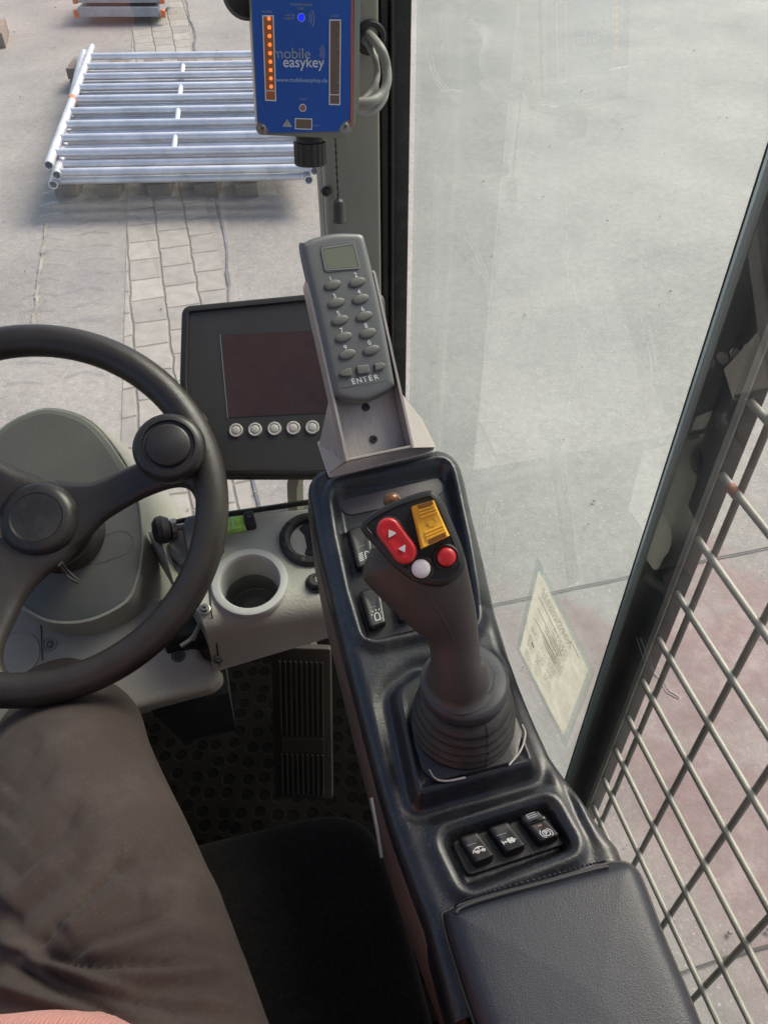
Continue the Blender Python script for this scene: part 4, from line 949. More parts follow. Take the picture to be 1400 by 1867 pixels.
def arc(cx, cy, rx, ry, t0, t1, k=12): return [(cx+rx*math.cos(R(t0+(t1-t0)*i/k)), cy+ry*math.sin(R(t0+(t1-t0)*i/k))) for i in range(k+1)]
tf2 = tf.off(-.0015)
FS = [[(632, 969), (673, 956), (683, 1033), (650, 1046)], [(654, 1081), (692, 1069), (704, 1142), (673, 1154)], [(711, 1063), (748, 1051), (758, 1128), (726, 1140)], [(690, 951), (728, 940), (738, 1018), (707, 1029)]]
for i, q in enumerate(FS):
    o, _ = rocker(tf2, q, spl); 
    if i == 0: symbol(tf2, q, .0065, [arc(.62, .24, .15, .09, -90, 90)+[(.62, .33), (.58, .33), (.55, .24), (.58, .15), (.62, .15)]]+[[(.22, .16+.04*k), (.46, .16+.045*k)] for k in range(5)], o, wd=.0006)
    if i == 1: symbol(tf2, q, .0065, [[(.42, .14), (.42, .26)]+arc(.55, .26, .13, .07, 180, 0)+[(.68, .14), (.42, .14)], [(.33, .30), (.27, .33)], [(.40, .37), (.37, .41)], [(.55, .38), (.55, .42)], [(.70, .37), (.74, .41)], [(.78, .30), (.84, .33)]], o, wd=.0006)
    symbol(tf2, q, .0065, [[(.15, .5), (.6, .5)]], o, 'inkdim', .0003)
rf = conframe(930, 1540, dz=-.0105)
rpl = obj('switch_panel', (lambda b: (prism(b, rf, quadround(rf, [(822, 1537), (998, 1480), (1034, 1540), (852, 1600)], .005), -.002, .003, .0012, 2), b)[1])(NB()), M['panel'], con)
rf2 = rf.off(.003)
RS_ = [[(836, 1534), (869, 1523), (899, 1569), (866, 1582)], [(888, 1516), (924, 1505), (956, 1551), (921, 1563)], [(945, 1496), (979, 1484), (1016, 1532), (982, 1544)]]
RS = [[tuple(np.mean(q, 0)+(np.array(p)-np.mean(q, 0))*1.10) for p in q] for q in RS_]
for i, q in enumerate(RS):
    o, _ = rocker(rf2, q, rpl, .0085, .002)
    if i == 0: symbol(rf2, q, .0085, [[(.25, .34)]+arc(.52, .36, .25, .12, 180, 0)+[(.78, .34), (.25, .34)], arc(.38, .33, .07, .045, 0, 360), arc(.66, .33, .07, .045, 0, 360), [(.15, .33), (.25, .42)], [(.35, .46), (.68, .46)], [(.5, .36), (.5, .47)]], o, wd=.0005, tilt=.002)
    if i == 1: symbol(rf2, q, .0085, [[(.15, .28), (.15, .42)], [(.88, .28), (.88, .42)], [(.15, .35), (.88, .35)], [(.4, .28), (.64, .42)], [(.4, .42), (.64, .28)], [(.4, .28), (.4, .42), (.64, .42), (.64, .28), (.4, .28)], [(.27, .31), (.27, .39)], [(.76, .31), (.76, .39)]], o, wd=.0006, tilt=.002)
    if i == 2:
        symbol(rf2, q, .0085, [arc(.5, .22, .16, .10, 0, 360), arc(.5, .22, .26, .15, 120, 240), arc(.5, .22, .26, .15, -60, 60), [(.45, .16), (.45, .28), (.54, .28), (.56, .25), (.54, .22), (.45, .22)]], o, wd=.0005, tilt=.002)
        symbol(rf2, q, .0085, [[(.40, .50), (.60, .50)]], o, 'ledoff', .0012, tilt=.002)
        symbol(rf2, q, .0085, [[(.3, .86), (.72, .86)], [(.3, .92), (.72, .92)], [(.3, .80), (.72, .80)], [(.3, .80), (.3, .92)]], o, 'inkdim', .0006, tilt=.002)
        bm = NB(); Pq = [np.array(p) for p in rf2.pts(q)]; U = lambda s, t: Pq[3]*(1-s)*(1-t)+Pq[2]*s*(1-t)+Pq[1]*s*t+Pq[0]*(1-s)*t
        prism(bm, rf2, rpoly([U(.08, .60), U(.92, .60), U(.92, .73), U(.08, .73)], .001), .0075, .0096, .0006, 2); obj('lock_slide', bm, mat('lock_gloss', (.01, .01, .01), .15), o)
    else: symbol(rf2, q, .0085, [[(.12, .62), (.55, .62)]], o, 'inkdim', .0003, tilt=.002)
for x1, y1, x2, y2 in ((878, 1519, 912, 1579), (934, 1501, 972, 1560)):
    bm = NB(); ribbon(bm, rf2, rf2.pts([(x1, y1), (x2, y2)]), .0006, .0002); obj('panel_groove', bm, M['rubber'], rpl)

# ================================================================== JOYSTICK
jb = S0(842, 1330); jb[2] += .009
joy = thing('joystick', jb, 'dark grey joystick grip with red, yellow and white buttons on the console', 'joystick')
jf = Fr(jb, (-.02, -.02, 1)); rb = .0385
bm = NB(); prism(bm, jf, rpoly([(-.034, -.041), (.028, -.041), (.041, -.020), (.041, .030), (-.041, .030), (-.041, -.030)], .008), -.002, .0028, .001, 2); obj('base_plate', bm, M['console'], joy)
for L_ in ([(-.036, -.031), (-.0335, -.0385), (-.026, -.0425), (-.012, -.0435)], [(.022, -.0425), (.0345, -.0335), (.0425, -.022), (.0430, -.014)]):
    bm = NB(); tube(bm, smooth_open([tuple(jf.at(a, b, .0022)) for a, b in L_], 5), .0008, 8); obj('metal_edge', bm, M['monbtn'], joy)
prof = [(.0385, .0028), (.0398, .005), (.0375, .0085), (.0395, .012), (.0392, .0145), (.0355, .0165), (.0385, .0205), (.0380, .0235), (.0340, .0255), (.0368, .0295), (.0362, .0325), (.0325, .0345), (.0345, .0385), (.0335, .041), (.029, .044), (.024, .045)]
bm = NB(); lathe(bm, jf, prof, 64); bo_ = obj('rubber_boot', bm, M['boot'], joy, 60)
bm = NB(); tube(bm, [tuple(jf.at(.006+.0*r, -r-.0003, h)) for r, h in prof], .0004, 6); obj('boot_seam', bm, M['boot'], bo_)
DZ = .044; bm = NB(); lathe(bm, jf, [(.0305, DZ), (.0322, DZ+.003), (.0325, DZ+.010), (.0315, DZ+.0125), (.029, DZ+.0138), (.022, DZ+.0150), (.0205, DZ+.017), (0, DZ+.017)], 64, (.000, .004)); obj('boot_collar', bm, mat('collar_grey', (.050, .051, .056), .42, bump=.15, bs=900), joy, 50)
# grip: lofted sections, each given by its left and right silhouette and a distance
secs = [((785, 1200), (877, 1215), .2, .95), ((779, 1172), (872, 1154), .36, .92), ((748, 1143), (867, 1110), .52, .80), ((708, 1105), (861, 1077), .68, .66), ((668, 1064), (854, 1045), .82, .50), ((662, 1050), (850, 1025), .88, .46), ((664, 1030), (843, 1005), .93, .42), ((676, 1000), (826, 985), 1.0, .34)]
db = np.linalg.norm(pz(834, 1255, jb[2]+.058)-C0); dh = .495
rings = []
SL = smooth_open([s[0] for s in secs], 5); SR = smooth_open([s[1] for s in secs], 5); ST = smooth_open([(s[2], s[3]) for s in secs], 5)
for (lx, ly), (rx, ry), (t, asp) in zip(SL, SR, ST):
    dist = db*(1-t)+(dh+.030)*t; Lq = C0+ray(lx, ly)*dist; Rq = C0+ray(rx, ry)*dist; c = (Lq+Rq)/2; a = (Rq-Lq)/2; vd = nrm(c-C0)
    hw = np.linalg.norm(a); b = vd-nrm(a)*(vd@nrm(a)); b = nrm(b)*hw*asp
    r = []
    for k in range(48):
        th = 2*math.pi*k/48; e = 2/2.3; cs = math.copysign(abs(math.cos(th))**e, math.cos(th)); sn = math.copysign(abs(math.sin(th))**e, math.sin(th)); r.append(c+a*cs+b*sn)
    rings.append(r)
sm_pts = [tuple(np.array(rings[i][36])-nrm(np.array(rings[i][36])-C0)*.0002) for i in range(4, len(rings)-12)]
bm = NB(); tube(bm, sm_pts, .0004, 6); obj('mould_seam', bm, M['grip'], joy)
gc = jf.px(833, 1240, DZ+.016); foot = []
for r_, h in ((.0262, .0148), (.0248, .0156), (.0232, .0170), (.0220, .0190), (.0212, .0225), (.0207, .0275)):
    foot.append([jf.at(gc[0]+r_*math.cos(2*math.pi*k/48), gc[1]+r_*1.04*math.sin(2*math.pi*k/48), DZ+h) for k in range(48)])
bm = NB(); ringloft(bm, foot+rings); obj('grip', bm, M['grip'], joy, 60)
hc = C0+ray(757, 985)*dh; hn = nrm(-ray(757, 985)+np.array([-.02, -.04, .16])); hfm = Fr(hc, hn)
HO = smooth_closed([(657, 958), (672, 938), (720, 912), (778, 893), (797, 899), (812, 923), (835, 977), (847, 1012), (847, 1040), (826, 1063), (797, 1070), (766, 1064), (733, 1046), (706, 1020), (683, 995), (663, 974)], 5)
HA = np.array(hfm.pts(HO)); bm = NB(); ringsh = []
for s, h in ((.010, -.038), (.004, -.032), (.001, -.022), (0, -.012), (0, -.004), (.0008, -.0012), (.0025, 0), (.005, .0004)): ringsh.append([hfm.at(a, b, h) for a, b in inset(HA, s)])
ringloft(bm, ringsh); hd = obj('grip_head', bm, M['head'], joy, 60)
# raised rim line round the face
bm = NB(); In = inset(HA, .0038); tube(bm, [hfm.at(a, b, .0006) for a, b in In]+[hfm.at(*In[0], .0006)], .0006, 6, False); obj('face_groove', bm, M['head'], hd)
H = lambda zx, zy: (540+zx/3.889, 820+zy/3.889)
def hp(*L): return hfm.pts([H(*p) for p in L], .003)
rs = stadium(hfm.px(*H(655, 568), .004), hfm.px(*H(768, 722), .004), .0074, 12)
bm = NB(); prism(bm, hfm, inset(np.array(rs), -.0012), .0002, .0022, .0008, 2); obj('button_collar', bm, M['dark'], hd)
bm = NB(); RA = np.array(rs); rr = [[hfm.at(a, b, h+sgn_*0) for a, b in inset(RA, s)] for s, h, sgn_ in ((0, .001, 0), (0, .0045, 0), (.0007, .0062, 0), (.002, .0069, 0), (.0045, .0064, 0), (.0065, .0060, 0))]; ringloft(bm, rr); rk = obj('direction_rocker', bm, M['red'], hd, 50)
bm = NB()
for tri in (((655, 565), (712, 592), (655, 626)), ((722, 703), (776, 670), (770, 730))):
    P = rpoly(hfm.pts([H(*p) for p in tri], .0066), .0005, 3); prism(bm, hfm, P, .0062, .0076)
obj('arrow_mark', bm, M['white'], rk)
# yellow rocker with ribs, scooped
yq = [H(838, 400), H(972, 362), H(1082, 612), H(912, 690)]; yl = [H(792, 436), H(838, 402), H(912, 690), H(880, 672)]
Yp = [np.array(p) for p in hfm.pts(yq, .006)]
def Yu(s, t): return Yp[0]*(1-s)*(1-t)+Yp[1]*s*(1-t)+Yp[2]*s*t+Yp[3]*(1-s)*t
def yh(t): return .0065+.0032*(2*t-1)**2
bm = NB(); rg = []
for k in range(17):
    t = k/16; A, B = Yu(-.18, t), Yu(1.03, t); hh = yh(t); d_ = (B-A)
    rg.append([hfm.at(*A, .0005), hfm.at(*(A+d_*.02), hh-.002), hfm.at(*(A+d_*.10), hh), hfm.at(*(B-d_*.06), hh), hfm.at(*B, hh-.0015), hfm.at(*B, .0005)])
ringloft(bm, rg); yk = obj('thumb_roller', bm, M['yellow'], hd, 40)
bm = NB()
for t in (.14, .22, .30, .70, .78, .86):
    A, B = Yu(.14, t), Yu(.93, t); tube(bm, [hfm.at(*A, yh(t)+.0003), hfm.at(*B, yh(t)+.0003)], .0009, 8)
obj('grip_ribs', bm, M['yellow'], yk)
for t in (.055, .95):
    bm = NB(); A, B = Yu(.16, t), Yu(.90, t); e = (Yu(.5, t+.045)-Yu(.5, t-.045))/2; prism(bm, hfm, [A-e, B-e, B+e, A+e], yh(t)+.0002, yh(t)+.0006); obj('end_slot', bm, mat('slot_brown', (.28, .10, .015), .5), yk)
bm = NB(); q_ = Yu(.56, .5); lathe(bm, hfm, [(.0031, yh(.5)+.0002), (.0031, yh(.5)+.0006), (.0026, yh(.5)+.0006), (.0026, yh(.5)+.0003), (0, yh(.5)+.0003)], 6, q_); obj('hex_mark', bm, M['yellow'], yk)
for (zx, zy), nme, m in (((885, 843), 'push_button', 'white'), ((1066, 760), 'push_button', 'red')):
    q_ = hfm.px(*H(zx, zy), .004); bm = NB(); lathe(bm, hfm, [(.0079, .0001), (.0079, .0018), (.0070, .0026), (.0062, .0024), (.0060, .001), (0, .001)], 36, q_); bc = obj('button_collar', bm, M['dark'], hd)
    bm = NB(); lathe(bm, hfm, [(.0057, .0011), (.0057, .0036), (.0052, .0050), (.0040, .0058), (.0022, .0062), (0, .0063)], 36, q_); obj(nme, bm, M[m], hd, 60)
bm = NB(); p_ = C0+ray(715, 914)*(dh+.020); f3 = Fr(p_, nrm(ray(714, 911)*-1+np.array([0, .6, .3]))); lathe(bm, f3, [(.004, -.008), (.0054, -.003), (.0056, .001), (.0048, .0035), (.003, .0055), (0, .006)], 28); obj('trigger', bm, mat('trigger_orange', (.30, .11, .025), .25, col2=(.02, .018, .016), vs=180), joy, 60)

# ================================================================== KEYPAD AND HOLDER
K0, K1, K2, K3 = (558.6, 509), (684.5, 490), (754, 815), (630.5, 841)
KS = 1.127
def kp3(q, d): return C0+ray(*q)*d*KS
O0, O1, O2, O3 = kp3(K0, .646), kp3(K1, .660), kp3(K2, .639), kp3(K3, .625)
ku = nrm(O1-O0+O2-O3); kn = nrm(np.cross(ku, O0-O3)); KF = Fr((O0+O1+O2+O3)/4, kn, ku)
hol = thing('keypad_holder', KF.at(0, -.09, 0), 'bare aluminium channel bracket holding the keypad above the console', 'bracket')
q = [np.array(p) for p in KF.pts([K0, K1, K2, K3])]
wL, wR_, hT, hB = (q[0][0]+q[3][0])/2, (q[1][0]+q[2][0])/2, (q[0][1]+q[1][1])/2, (q[2][1]+q[3][1])/2
D_ = .019; th_ = .0022
bm = NB(); prism(bm, KF, rect(wL+th_, hB+th_, wR_-th_, hT), -D_-.001, -D_+.001, .0005, 1); obj('back_plate', bm, M['alu'], hol)
for x0, x1 in ((wL, wL+th_), (wR_-th_, wR_)):
    bm = NB(); g = Fr(KF.at(x0, 0, -D_), KF.u, KF.v)      # normal along u
    vb = [KF.at(x0, hB, -D_-.001), KF.at(x0, hT-.002, -D_-.001), KF.at(x0, hT, -.004), KF.at(x0, hT-.003, 0), KF.at(x0, hB, 0)]
    ringloft(bm, [vb, [p+KF.u*(x1-x0) for p in vb]]); obj('side_flange', bm, M['alu'], hol)
bm = NB(); prism(bm, KF, rect(wL+th_+.0002, hB, wR_-th_-.0002, hB+th_), -D_-.001, -.0005, .0004, 1); obj('bottom_lip', bm, M['alu'], hol)
for x, y in ((666, 743), (680, 801)):
    a, b = KF.px(x, y, -D_); bm = NB(); lathe(bm, KF, [(.0036, -D_+.0011), (.0036, -D_+.002), (.0028, -D_+.0026), (.0013, -D_+.0026), (.0012, -D_+.0015), (0, -D_+.0015)], 20, (a, b)); obj('screw', bm, M['screwd'], hol)
# foot on the console
FL, FR_ = S0(600, 872), S0(795, 826); FL[2] += .010; FR_[2] += .010
FL, FR_ = pz(600, 870, .722), pz(795, 825, .722)
fu = nrm(FR_-FL); ff = Fr(FL, (0, -.30, 1), fu); FW = np.linalg.norm(FR_-FL)
bm = NB(); prism(bm, ff, rpoly([(0, 0), (FW, 0), (FW-.004, .034), (.0, .040)], .003), -.0025, 0, .0006, 1); obj('foot_plate', bm, M['alu'], hol)
for sx, s0, s1 in ((0, wL, 1), (1, wR_, -1)):
    bm = NB(); a = KF.at(s0, hB+.055, -D_*.9); b = KF.at(s0, hB, -D_*.6); c = ff.at(.001 if sx == 0 else FW-.001, .004, .0005); e = ff.at(.001 if sx == 0 else FW-.003, .036, .0005)
    tri = [a, b, c, e]; nn = nrm(np.cross(b-a, e-a)); ringloft(bm, [tri, [p+nn*.002 for p in tri]]); obj('gusset', bm, M['alu'], hol, 20)
    bm = NB(); sl_ = ff.at(.014 if sx == 0 else FW-.014, .012, .0002); f4 = Fr(sl_, ff.n, ff.u); prism(bm, f4, stadium((-.004, 0), (.004, 0), .0015, 6), 0, .0006); obj('slot', bm, M['rubber'], hol)
# keypad
kpd = thing('keypad', KF.at(0, -.06, 0), 'grey handheld number keypad with small screen slotted in the aluminium bracket', 'keypad')
PF = KF.off(.0035)
KO = smooth_closed([(549, 452), (556, 437), (578, 428), (610, 421), (650, 421), (661, 424), (668, 435), (697, 560), (722, 693), (721, 703), (700, 719), (664, 733), (632, 731), (612, 723), (608, 715), (580, 590)], 6)
KA = np.array(PF.pts(KO)); bm = NB()
ringloft(bm, [[PF.at(a, b, h) for a, b in inset(KA, s)] for s, h in ((.004, -.0150), (.0015, -.0140), (.0004, -.012), (0, -.0085), (0, -.0080), (.0006, -.0075), (.0008, -.0040), (.0016, -.0018), (.0032, -.0004), (.0055, 0), (.008, .0001))]); body = obj('keypad_body', bm, M['keypad'], kpd, 50)
Kz = lambda x, y: (520+x/3.89, 400+y/3.89)
def kq(*L): return PF.pts([Kz(*p) for p in L])
bm = NB(); prism(bm, PF, rpoly(kq((245, 180), (490, 150), (540, 350), (278, 380)), .004), .0001, .0008, .0004, 1); scr_ = obj('screen_surround', bm, M['keypad'], kpd)
bm = NB(); Pq = rpoly(kq((255, 208), (483, 172), (528, 345), (285, 358)), .0012); ribbon(bm, PF, Pq+[Pq[0]], .0010, .0011); obj('screen_rim', bm, M['lcdrim'], kpd)
bm = NB(); prism(bm, PF, kq((265, 215), (478, 182), (517, 338), (292, 350)), .0006, .00105); obj('screen', bm, M['lcd'], kpd)
KB = [(335, 465, '1', 322, 425), (508, 445, '2', 500, 397), (360, 592, '3', 350, 547), (533, 565, '4', 524, 517), (387, 715, '5', 377, 670), (558, 687, '6', 549, 638), (412, 835, '7', 400, 790), (583, 807, '8', 573, 757), (438, 957, '9', 427, 912), (608, 927, '0', 597, 878)]
for x, y, dch, tx, ty in KB:
    a, b = PF.px(*Kz(x, y)); bm = NB(); e = math.radians(9)
    lens = [(.0080*math.cos(t), .0042*math.sin(t)) for t in [2*math.pi*i/32 for i in range(32)]]
    lens = [(px_*math.cos(e)-py_*math.sin(e)+a, px_*math.sin(e)+py_*math.cos(e)+b) for px_, py_ in lens]; LA = np.array(lens); c_ = LA.mean(0)
    ringloft(bm, [[PF.at(*(c_+(p-c_)*s), h) for p in LA] for s, h in ((1, .0001), (.98, .0009), (.90, .0015), (.75, .0019), (.5, .0022), (.02, .0023))]); k_ = obj('key', bm, M['key'], kpd, 50)
    a, b = PF.px(*Kz(tx, ty)); text('digit', dch, PF, a, b+.0004, .0056, .0002, M['ink'], kpd, rot=e, bold=.00008)
for pts in ([(378, 1098), (400, 1075), (440, 1058), (465, 1052), (472, 1110), (430, 1118), (395, 1114)], [(500, 1050), (515, 1038), (588, 1030), (598, 1085), (588, 1093), (512, 1103)], [(625, 1025), (680, 1015), (712, 1035), (690, 1062), (635, 1078)]):
    bm = NB(); prism(bm, PF, rpoly(kq(*pts), .0010), .0001, .0026, .0010, 3); obj('arrow_key', bm, M['key'], kpd)
for i, chh in enumerate('ENTER'):
    a, b = PF.px(*Kz(484+40*i, 1151-7.8*i)); text('letter', chh, PF, a, b, .0066, .0002, M['ink'], kpd, rot=R(9), bold=.00008)

# ================================================================== MONITOR
mo = thing('monitor', pyy(548, 905, .80), 'dark display monitor with a blank screen and six round buttons', 'monitor')
mn = nrm([-.16, -.60, .78]); mc = C0+ray(500, 690)*.93; MF = Fr(mc, mn)
MO = rpoly(MF.pts([(330, 556), (560, 534), (700, 530), (712, 700), (700, 866), (560, 868), (415, 868), (350, 866), (326, 700)]), [.012, .3, .012, .1, .012, .1, .1, .012, .1], 5); MA = np.array(MO)
bm = NB(); ringloft(bm, [[MF.at(a, b, h) for a, b in inset(MA, s)] for s, h in ((.016, -.045), (.008, -.043), (.002, -.036), (0, -.028), (0, -.004), (.0012, -.0012), (.003, -.0002), (.0075, 0), (.0085, -.0012), (.0087, -.003))]); obj('housing', bm, M['monitor'], mo, 50)
MI = inset(MA, .0090); bm = NB(); prism(bm, MF, MI, -.0060, -.0028, .0004, 1); fc = obj('face_panel', bm, M['monface'], mo)
F2 = MF.off(-.0028)
bm = NB(); SQ = F2.pts([(403, 610.5), (632, 599), (650, 750), (416.5, 761)]); prism(bm, F2, rpoly(SQ, .0015), .0001, .0005); obj('screen', bm, M['screen'], mo)
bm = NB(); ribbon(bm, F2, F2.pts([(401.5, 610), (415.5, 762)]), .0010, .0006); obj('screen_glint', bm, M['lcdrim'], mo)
for x, y in ((430.4, 784.8), (465, 783.4), (500.3, 781.7), (534.8, 780.5), (569.5, 779.3), (603.5, 777.8)):
    a, b = F2.px(x, y); bm = NB(); lathe(bm, F2, [(.0078, .0001), (.0078, .0010), (.0072, .0020), (.0060, .0021), (.0053, .0012), (.0049, .0012), (.0044, .0019), (.0030, .0022), (0, .0023)], 32, (a, b)); obj('button', bm, M['monbtn'], mo, 50)
bm = NB(); a1 = MF.at(*MF.px(545, 800), -.044); a2 = pyy(540, 960, a1[1]+.02)
tube(bm, [a1, pyy(538, 880, a1[1]+.012), a2, a2+np.array([0, .0, -.4])], .010, 4); obj('stem', bm, M['pillar'], mo)

# ================================================================== BLUE TERMINAL
BX = [pyy(460, 0, .95), pyy(638, 0, .95), pyy(636, 238, .945), pyy(471.4, 242, .945)]
BD = 1.02; BK = [1.189, 1.2, 1.213, 1.202]; cs_ = [(460, 0), (638, 0), (636, 238), (471.4, 242)]
sB = .92; Bq = [C0+ray(*c)*k*sB for c, k in zip(cs_, BK)]
bu = nrm(Bq[1]-Bq[0]+Bq[2]-Bq[3]); bn = nrm(np.cross(bu, Bq[0]-Bq[3])); BF = Fr(sum(Bq)/4, bn, bu)
ter = thing('access_terminal', BF.at(0, -.07, -.05), 'blue vehicle access terminal with orange light strip fixed by the front pillar', 'terminal')
# the flat face continues above the frame
tl_ = BF.px(458, -45); tr_ = BF.px(640, -45)
faceq = [BF.px(454, -95), BF.px(641, -95), BF.px(636.5, 238), BF.px(470.5, 242)]
FQ = [np.array(p) for p in faceq]
out_ = [FQ[0]+[-.0015, 0], BF.px(656, -95), BF.px(654, 196), BF.px(636, 252), BF.px(604, 251), BF.px(500, 247), BF.px(474, 240)]
out_ = [FQ[0]+[-.002, .004], FQ[1]+[.003, .004], BF.px(641, 242), BF.px(630, 253), BF.px(480, 246), BF.px(469, 234)]
bm = NB(); prism(bm, BF, rpoly(out_, [.006]*6, 4), -.055, -.0006, .0015, 2); hb = obj('housing', bm, M['boxgrey'], ter)
# blue face with notched lower corners
b0, b1 = FQ[3], FQ[2]; ux = nrm(b1-b0); uy = nrm(FQ[0]-b0)
nt_ = .014
fp = [FQ[0], FQ[1], b1+uy*nt_*1.2]+[b1-ux*nt_*1.05*math.sin(t)*1+uy*nt_*1.2*math.cos(t) for t in np.linspace(.15, 1.45, 6)][:0]
def notch(c, s):
    out = []
    for k in range(7):
        t = k/6*math.pi/2; out.append(c+uy*nt_*(1.05-math.sin(t)*.0)*0)
    return out
rN = .0135
nr = [b1+ux*0+uy*rN]+[b1+(-ux*math.sin(t)+uy*math.cos(t))*rN*(.92) for t in np.linspace(.25, 1.32, 6)]+[b1-ux*rN]
nl = [b0+ux*rN]+[b0+(ux*math.cos(t)+uy*math.sin(t))*rN*(.92) for t in np.linspace(.25, 1.32, 6)]+[b0+uy*rN]
bm = NB(); P = [FQ[0], FQ[1]]+nr+nl; prism(bm, BF, P, -.0005, .0016); obj('face_plate', bm, M['blue'], ter, 20)
for c, s in ((b1, -1), (b0, 1)):
    q_ = c+ux*s*.0052+uy*.0052; bm = NB(); lathe(bm, BF, [(.0075, -.0004), (.0075, .0005), (.0060, .0003), (.0045, .0004), (.0045, .0018), (.0035, .0026), (0, .0026)], 20, q_); sc_ = obj('screw', bm, M['screw'], ter)
    bm = NB(); 
    for r0 in (.6, 2.17): prism(bm, BF, [q_+.0028*np.array([math.cos(r0), math.sin(r0)])+.0005*np.array([-math.sin(r0), math.cos(r0)]), q_-.0028*np.array([math.cos(r0), math.sin(r0)])+.0005*np.array([-math.sin(r0), math.cos(r0)]), q_-.0028*np.array([math.cos(r0), math.sin(r0)])-.0005*np.array([-math.sin(r0), math.cos(r0)]), q_+.0028*np.array([math.cos(r0), math.sin(r0)])-.0005*np.array([-math.sin(r0), math.cos(r0)])], .0027 if r0 < 1 else .0028, .0030 if r0 < 1 else .0031)
    obj('cross_slot', bm, M['screwd'], sc_)
bm = NB(); g0 = [BF.px(639.5, -90), BF.px(645, -90), BF.px(643.5, 228), BF.px(638.5, 230)]; prism(bm, BF, g0, -.004, .0010); obj('gasket', bm, M['redline'], ter)
bm = NB(); e0 = [BF.px(645.5, -90), BF.px(657, -90), BF.px(655, 190), BF.px(645, 232)]; prism(bm, BF, e0, -.050, -.0005, .0008, 2); obj('cover_side', bm, M['boxgrey'], ter)
TF = BF.off(.0016)
Tz = lambda x, y: (420+x/4.375, y/4.375)
def tq(*L): return TF.pts([Tz(*p) for p in L])
def outline(pts, wd, m, c=.0002, nm='frame_line'):
    bm = NB(); P = [np.array(p) for p in pts]
    for i in range(len(P)):
        a, b = P[i], P[(i+1) % len(P)]; d_ = nrm(b-a)*wd/2; ribbon(bm, TF, [a-d_, b+d_], wd, c+.00002*i)
    return obj(nm, bm, M[m], ter)
for nm, qd, n_l_, lit in (('led_strip', ((258, 122), (342, 122), (362, 798), (282, 795)), 9, True), ('led_strip', ((792, 155), (878, 155), (872, 830), (790, 828)), 9, False)):
    Q4 = tq(*qd); bm = NB(); prism(bm, TF, Q4, .0001, .0003); s_ = obj(nm, bm, M['stripo' if lit else 'strip'], ter); outline(Q4, .0013, 'ink', .0004)
    Q4 = [np.array(p) for p in Q4]; A, B = Q4[0]*.12+Q4[3]*.88, Q4[1]*.12+Q4[2]*.88; bm = NB(); ribbon(bm, TF, [A, B], .0010, .0006); obj('frame_line', bm, M['ink'], ter)
    for k in range(n_l_):
        t = .03+.80*k/(n_l_-1); c = (Q4[0]*(1-t)+Q4[3]*t)*.42+(Q4[1]*(1-t)+Q4[2]*t)*.58
        if not lit: c = (Q4[0]*(1-t)+Q4[3]*t)*.25+(Q4[1]*(1-t)+Q4[2]*t)*.75
        bm = NB(); lathe(bm, TF, [(.0022 if lit else .0012, .0003), (.0018 if lit else .001, .0010), (0, .0012)], 16, c); obj('led', bm, M['led' if lit else 'ledoff'], s_)
def tt(s, x, y, size, m='inkdim', **k): a, b = TF.px(*Tz(x, y)); return text('print', s, TF, a, b, size, .0003, M[m], ter, rot=R(k.pop('rot', 1.2)*-1), **k)
tt('POWER', 293, 90, .0033); tt('LOGIN', 832, 124, .0033); tt('TRANSPONDER', 563, 34, .0036); tt('LINK', 563, 64, .0033); tt('MASTER', 478, 118, .0032); tt('PRESENT', 470, 144, .0032); tt('CRASH', 576, 787, .0032); tt('DATA', 687, 997, .0032)
tt('mobile', 490, 425, .0158, 'inkdim', sx=1.02); tt('easykey', 583, 495, .0158, 'ink', sx=.98, bold=.00008); tt('®', 737, 495, .005); tt('www.mobileeasykey.de', 572, 636, .0064, 'inkblue', bold=.0001, sx=1.0, rot=1.5)
for cx_, cy_, rr_, in ((600, 140, (.0045, .0075, .0108)), (690, 415, (.0045, .0070, .0096))):
    bm = NB(); a, b = TF.px(*Tz(cx_-10, cy_))
    for i, r_ in enumerate(rr_): ribbon(bm, TF, [(a+.002+r_*.85*math.cos(t), b+(r_+.0015)*math.sin(t)) for t in np.linspace(-.75, .75, 10)], .0007, .0003)
    obj('wave_mark', bm, M['inkdim'], ter)
for (x, y), m_, r_ in (((565, 135), 'ledblue', .0036), ((577, 856), 'ledoff', .0034)):
    a, b = TF.px(*Tz(x, y)); bm = NB(); lathe(bm, TF, [(r_+.0010, .0002), (r_+.0010, .0005), (r_, .0005), (r_, .0002)], 24, (a, b)); ri = obj('lamp_ring', bm, M['ink' if m_ != 'ledblue' else 'inkblue'], ter)
    bm = NB(); lathe(bm, TF, [(r_*.95, .0002), (r_*.9, .0006), (0, .0008)], 24, (a, b)); obj('lamp', bm, M[m_], ri)
Q4 = tq((518, 942), (650, 945), (648, 1028), (517, 1022)); bm = NB(); prism(bm, TF, Q4, .0001, .0003); obj('data_window', bm, M['strip'], ter); outline(Q4, .0011, 'ink', .0004)
bm = NB(); prism(bm, TF, tq((453, 945), (492, 1010), (415, 1005)), .0001, .0004); wt = obj('warning_triangle', bm, mat('warn_grey', (.42, .42, .36), .6), ter)
bm = NB(); prism(bm, TF, tq((449, 962), (457, 962), (455, 988), (451, 988)), .0004, .0006); prism(bm, TF, tq((450, 993), (456, 993), (456, 999), (450, 999)), .0004, .0006); obj('exclamation_mark', bm, M['strip'], wt)
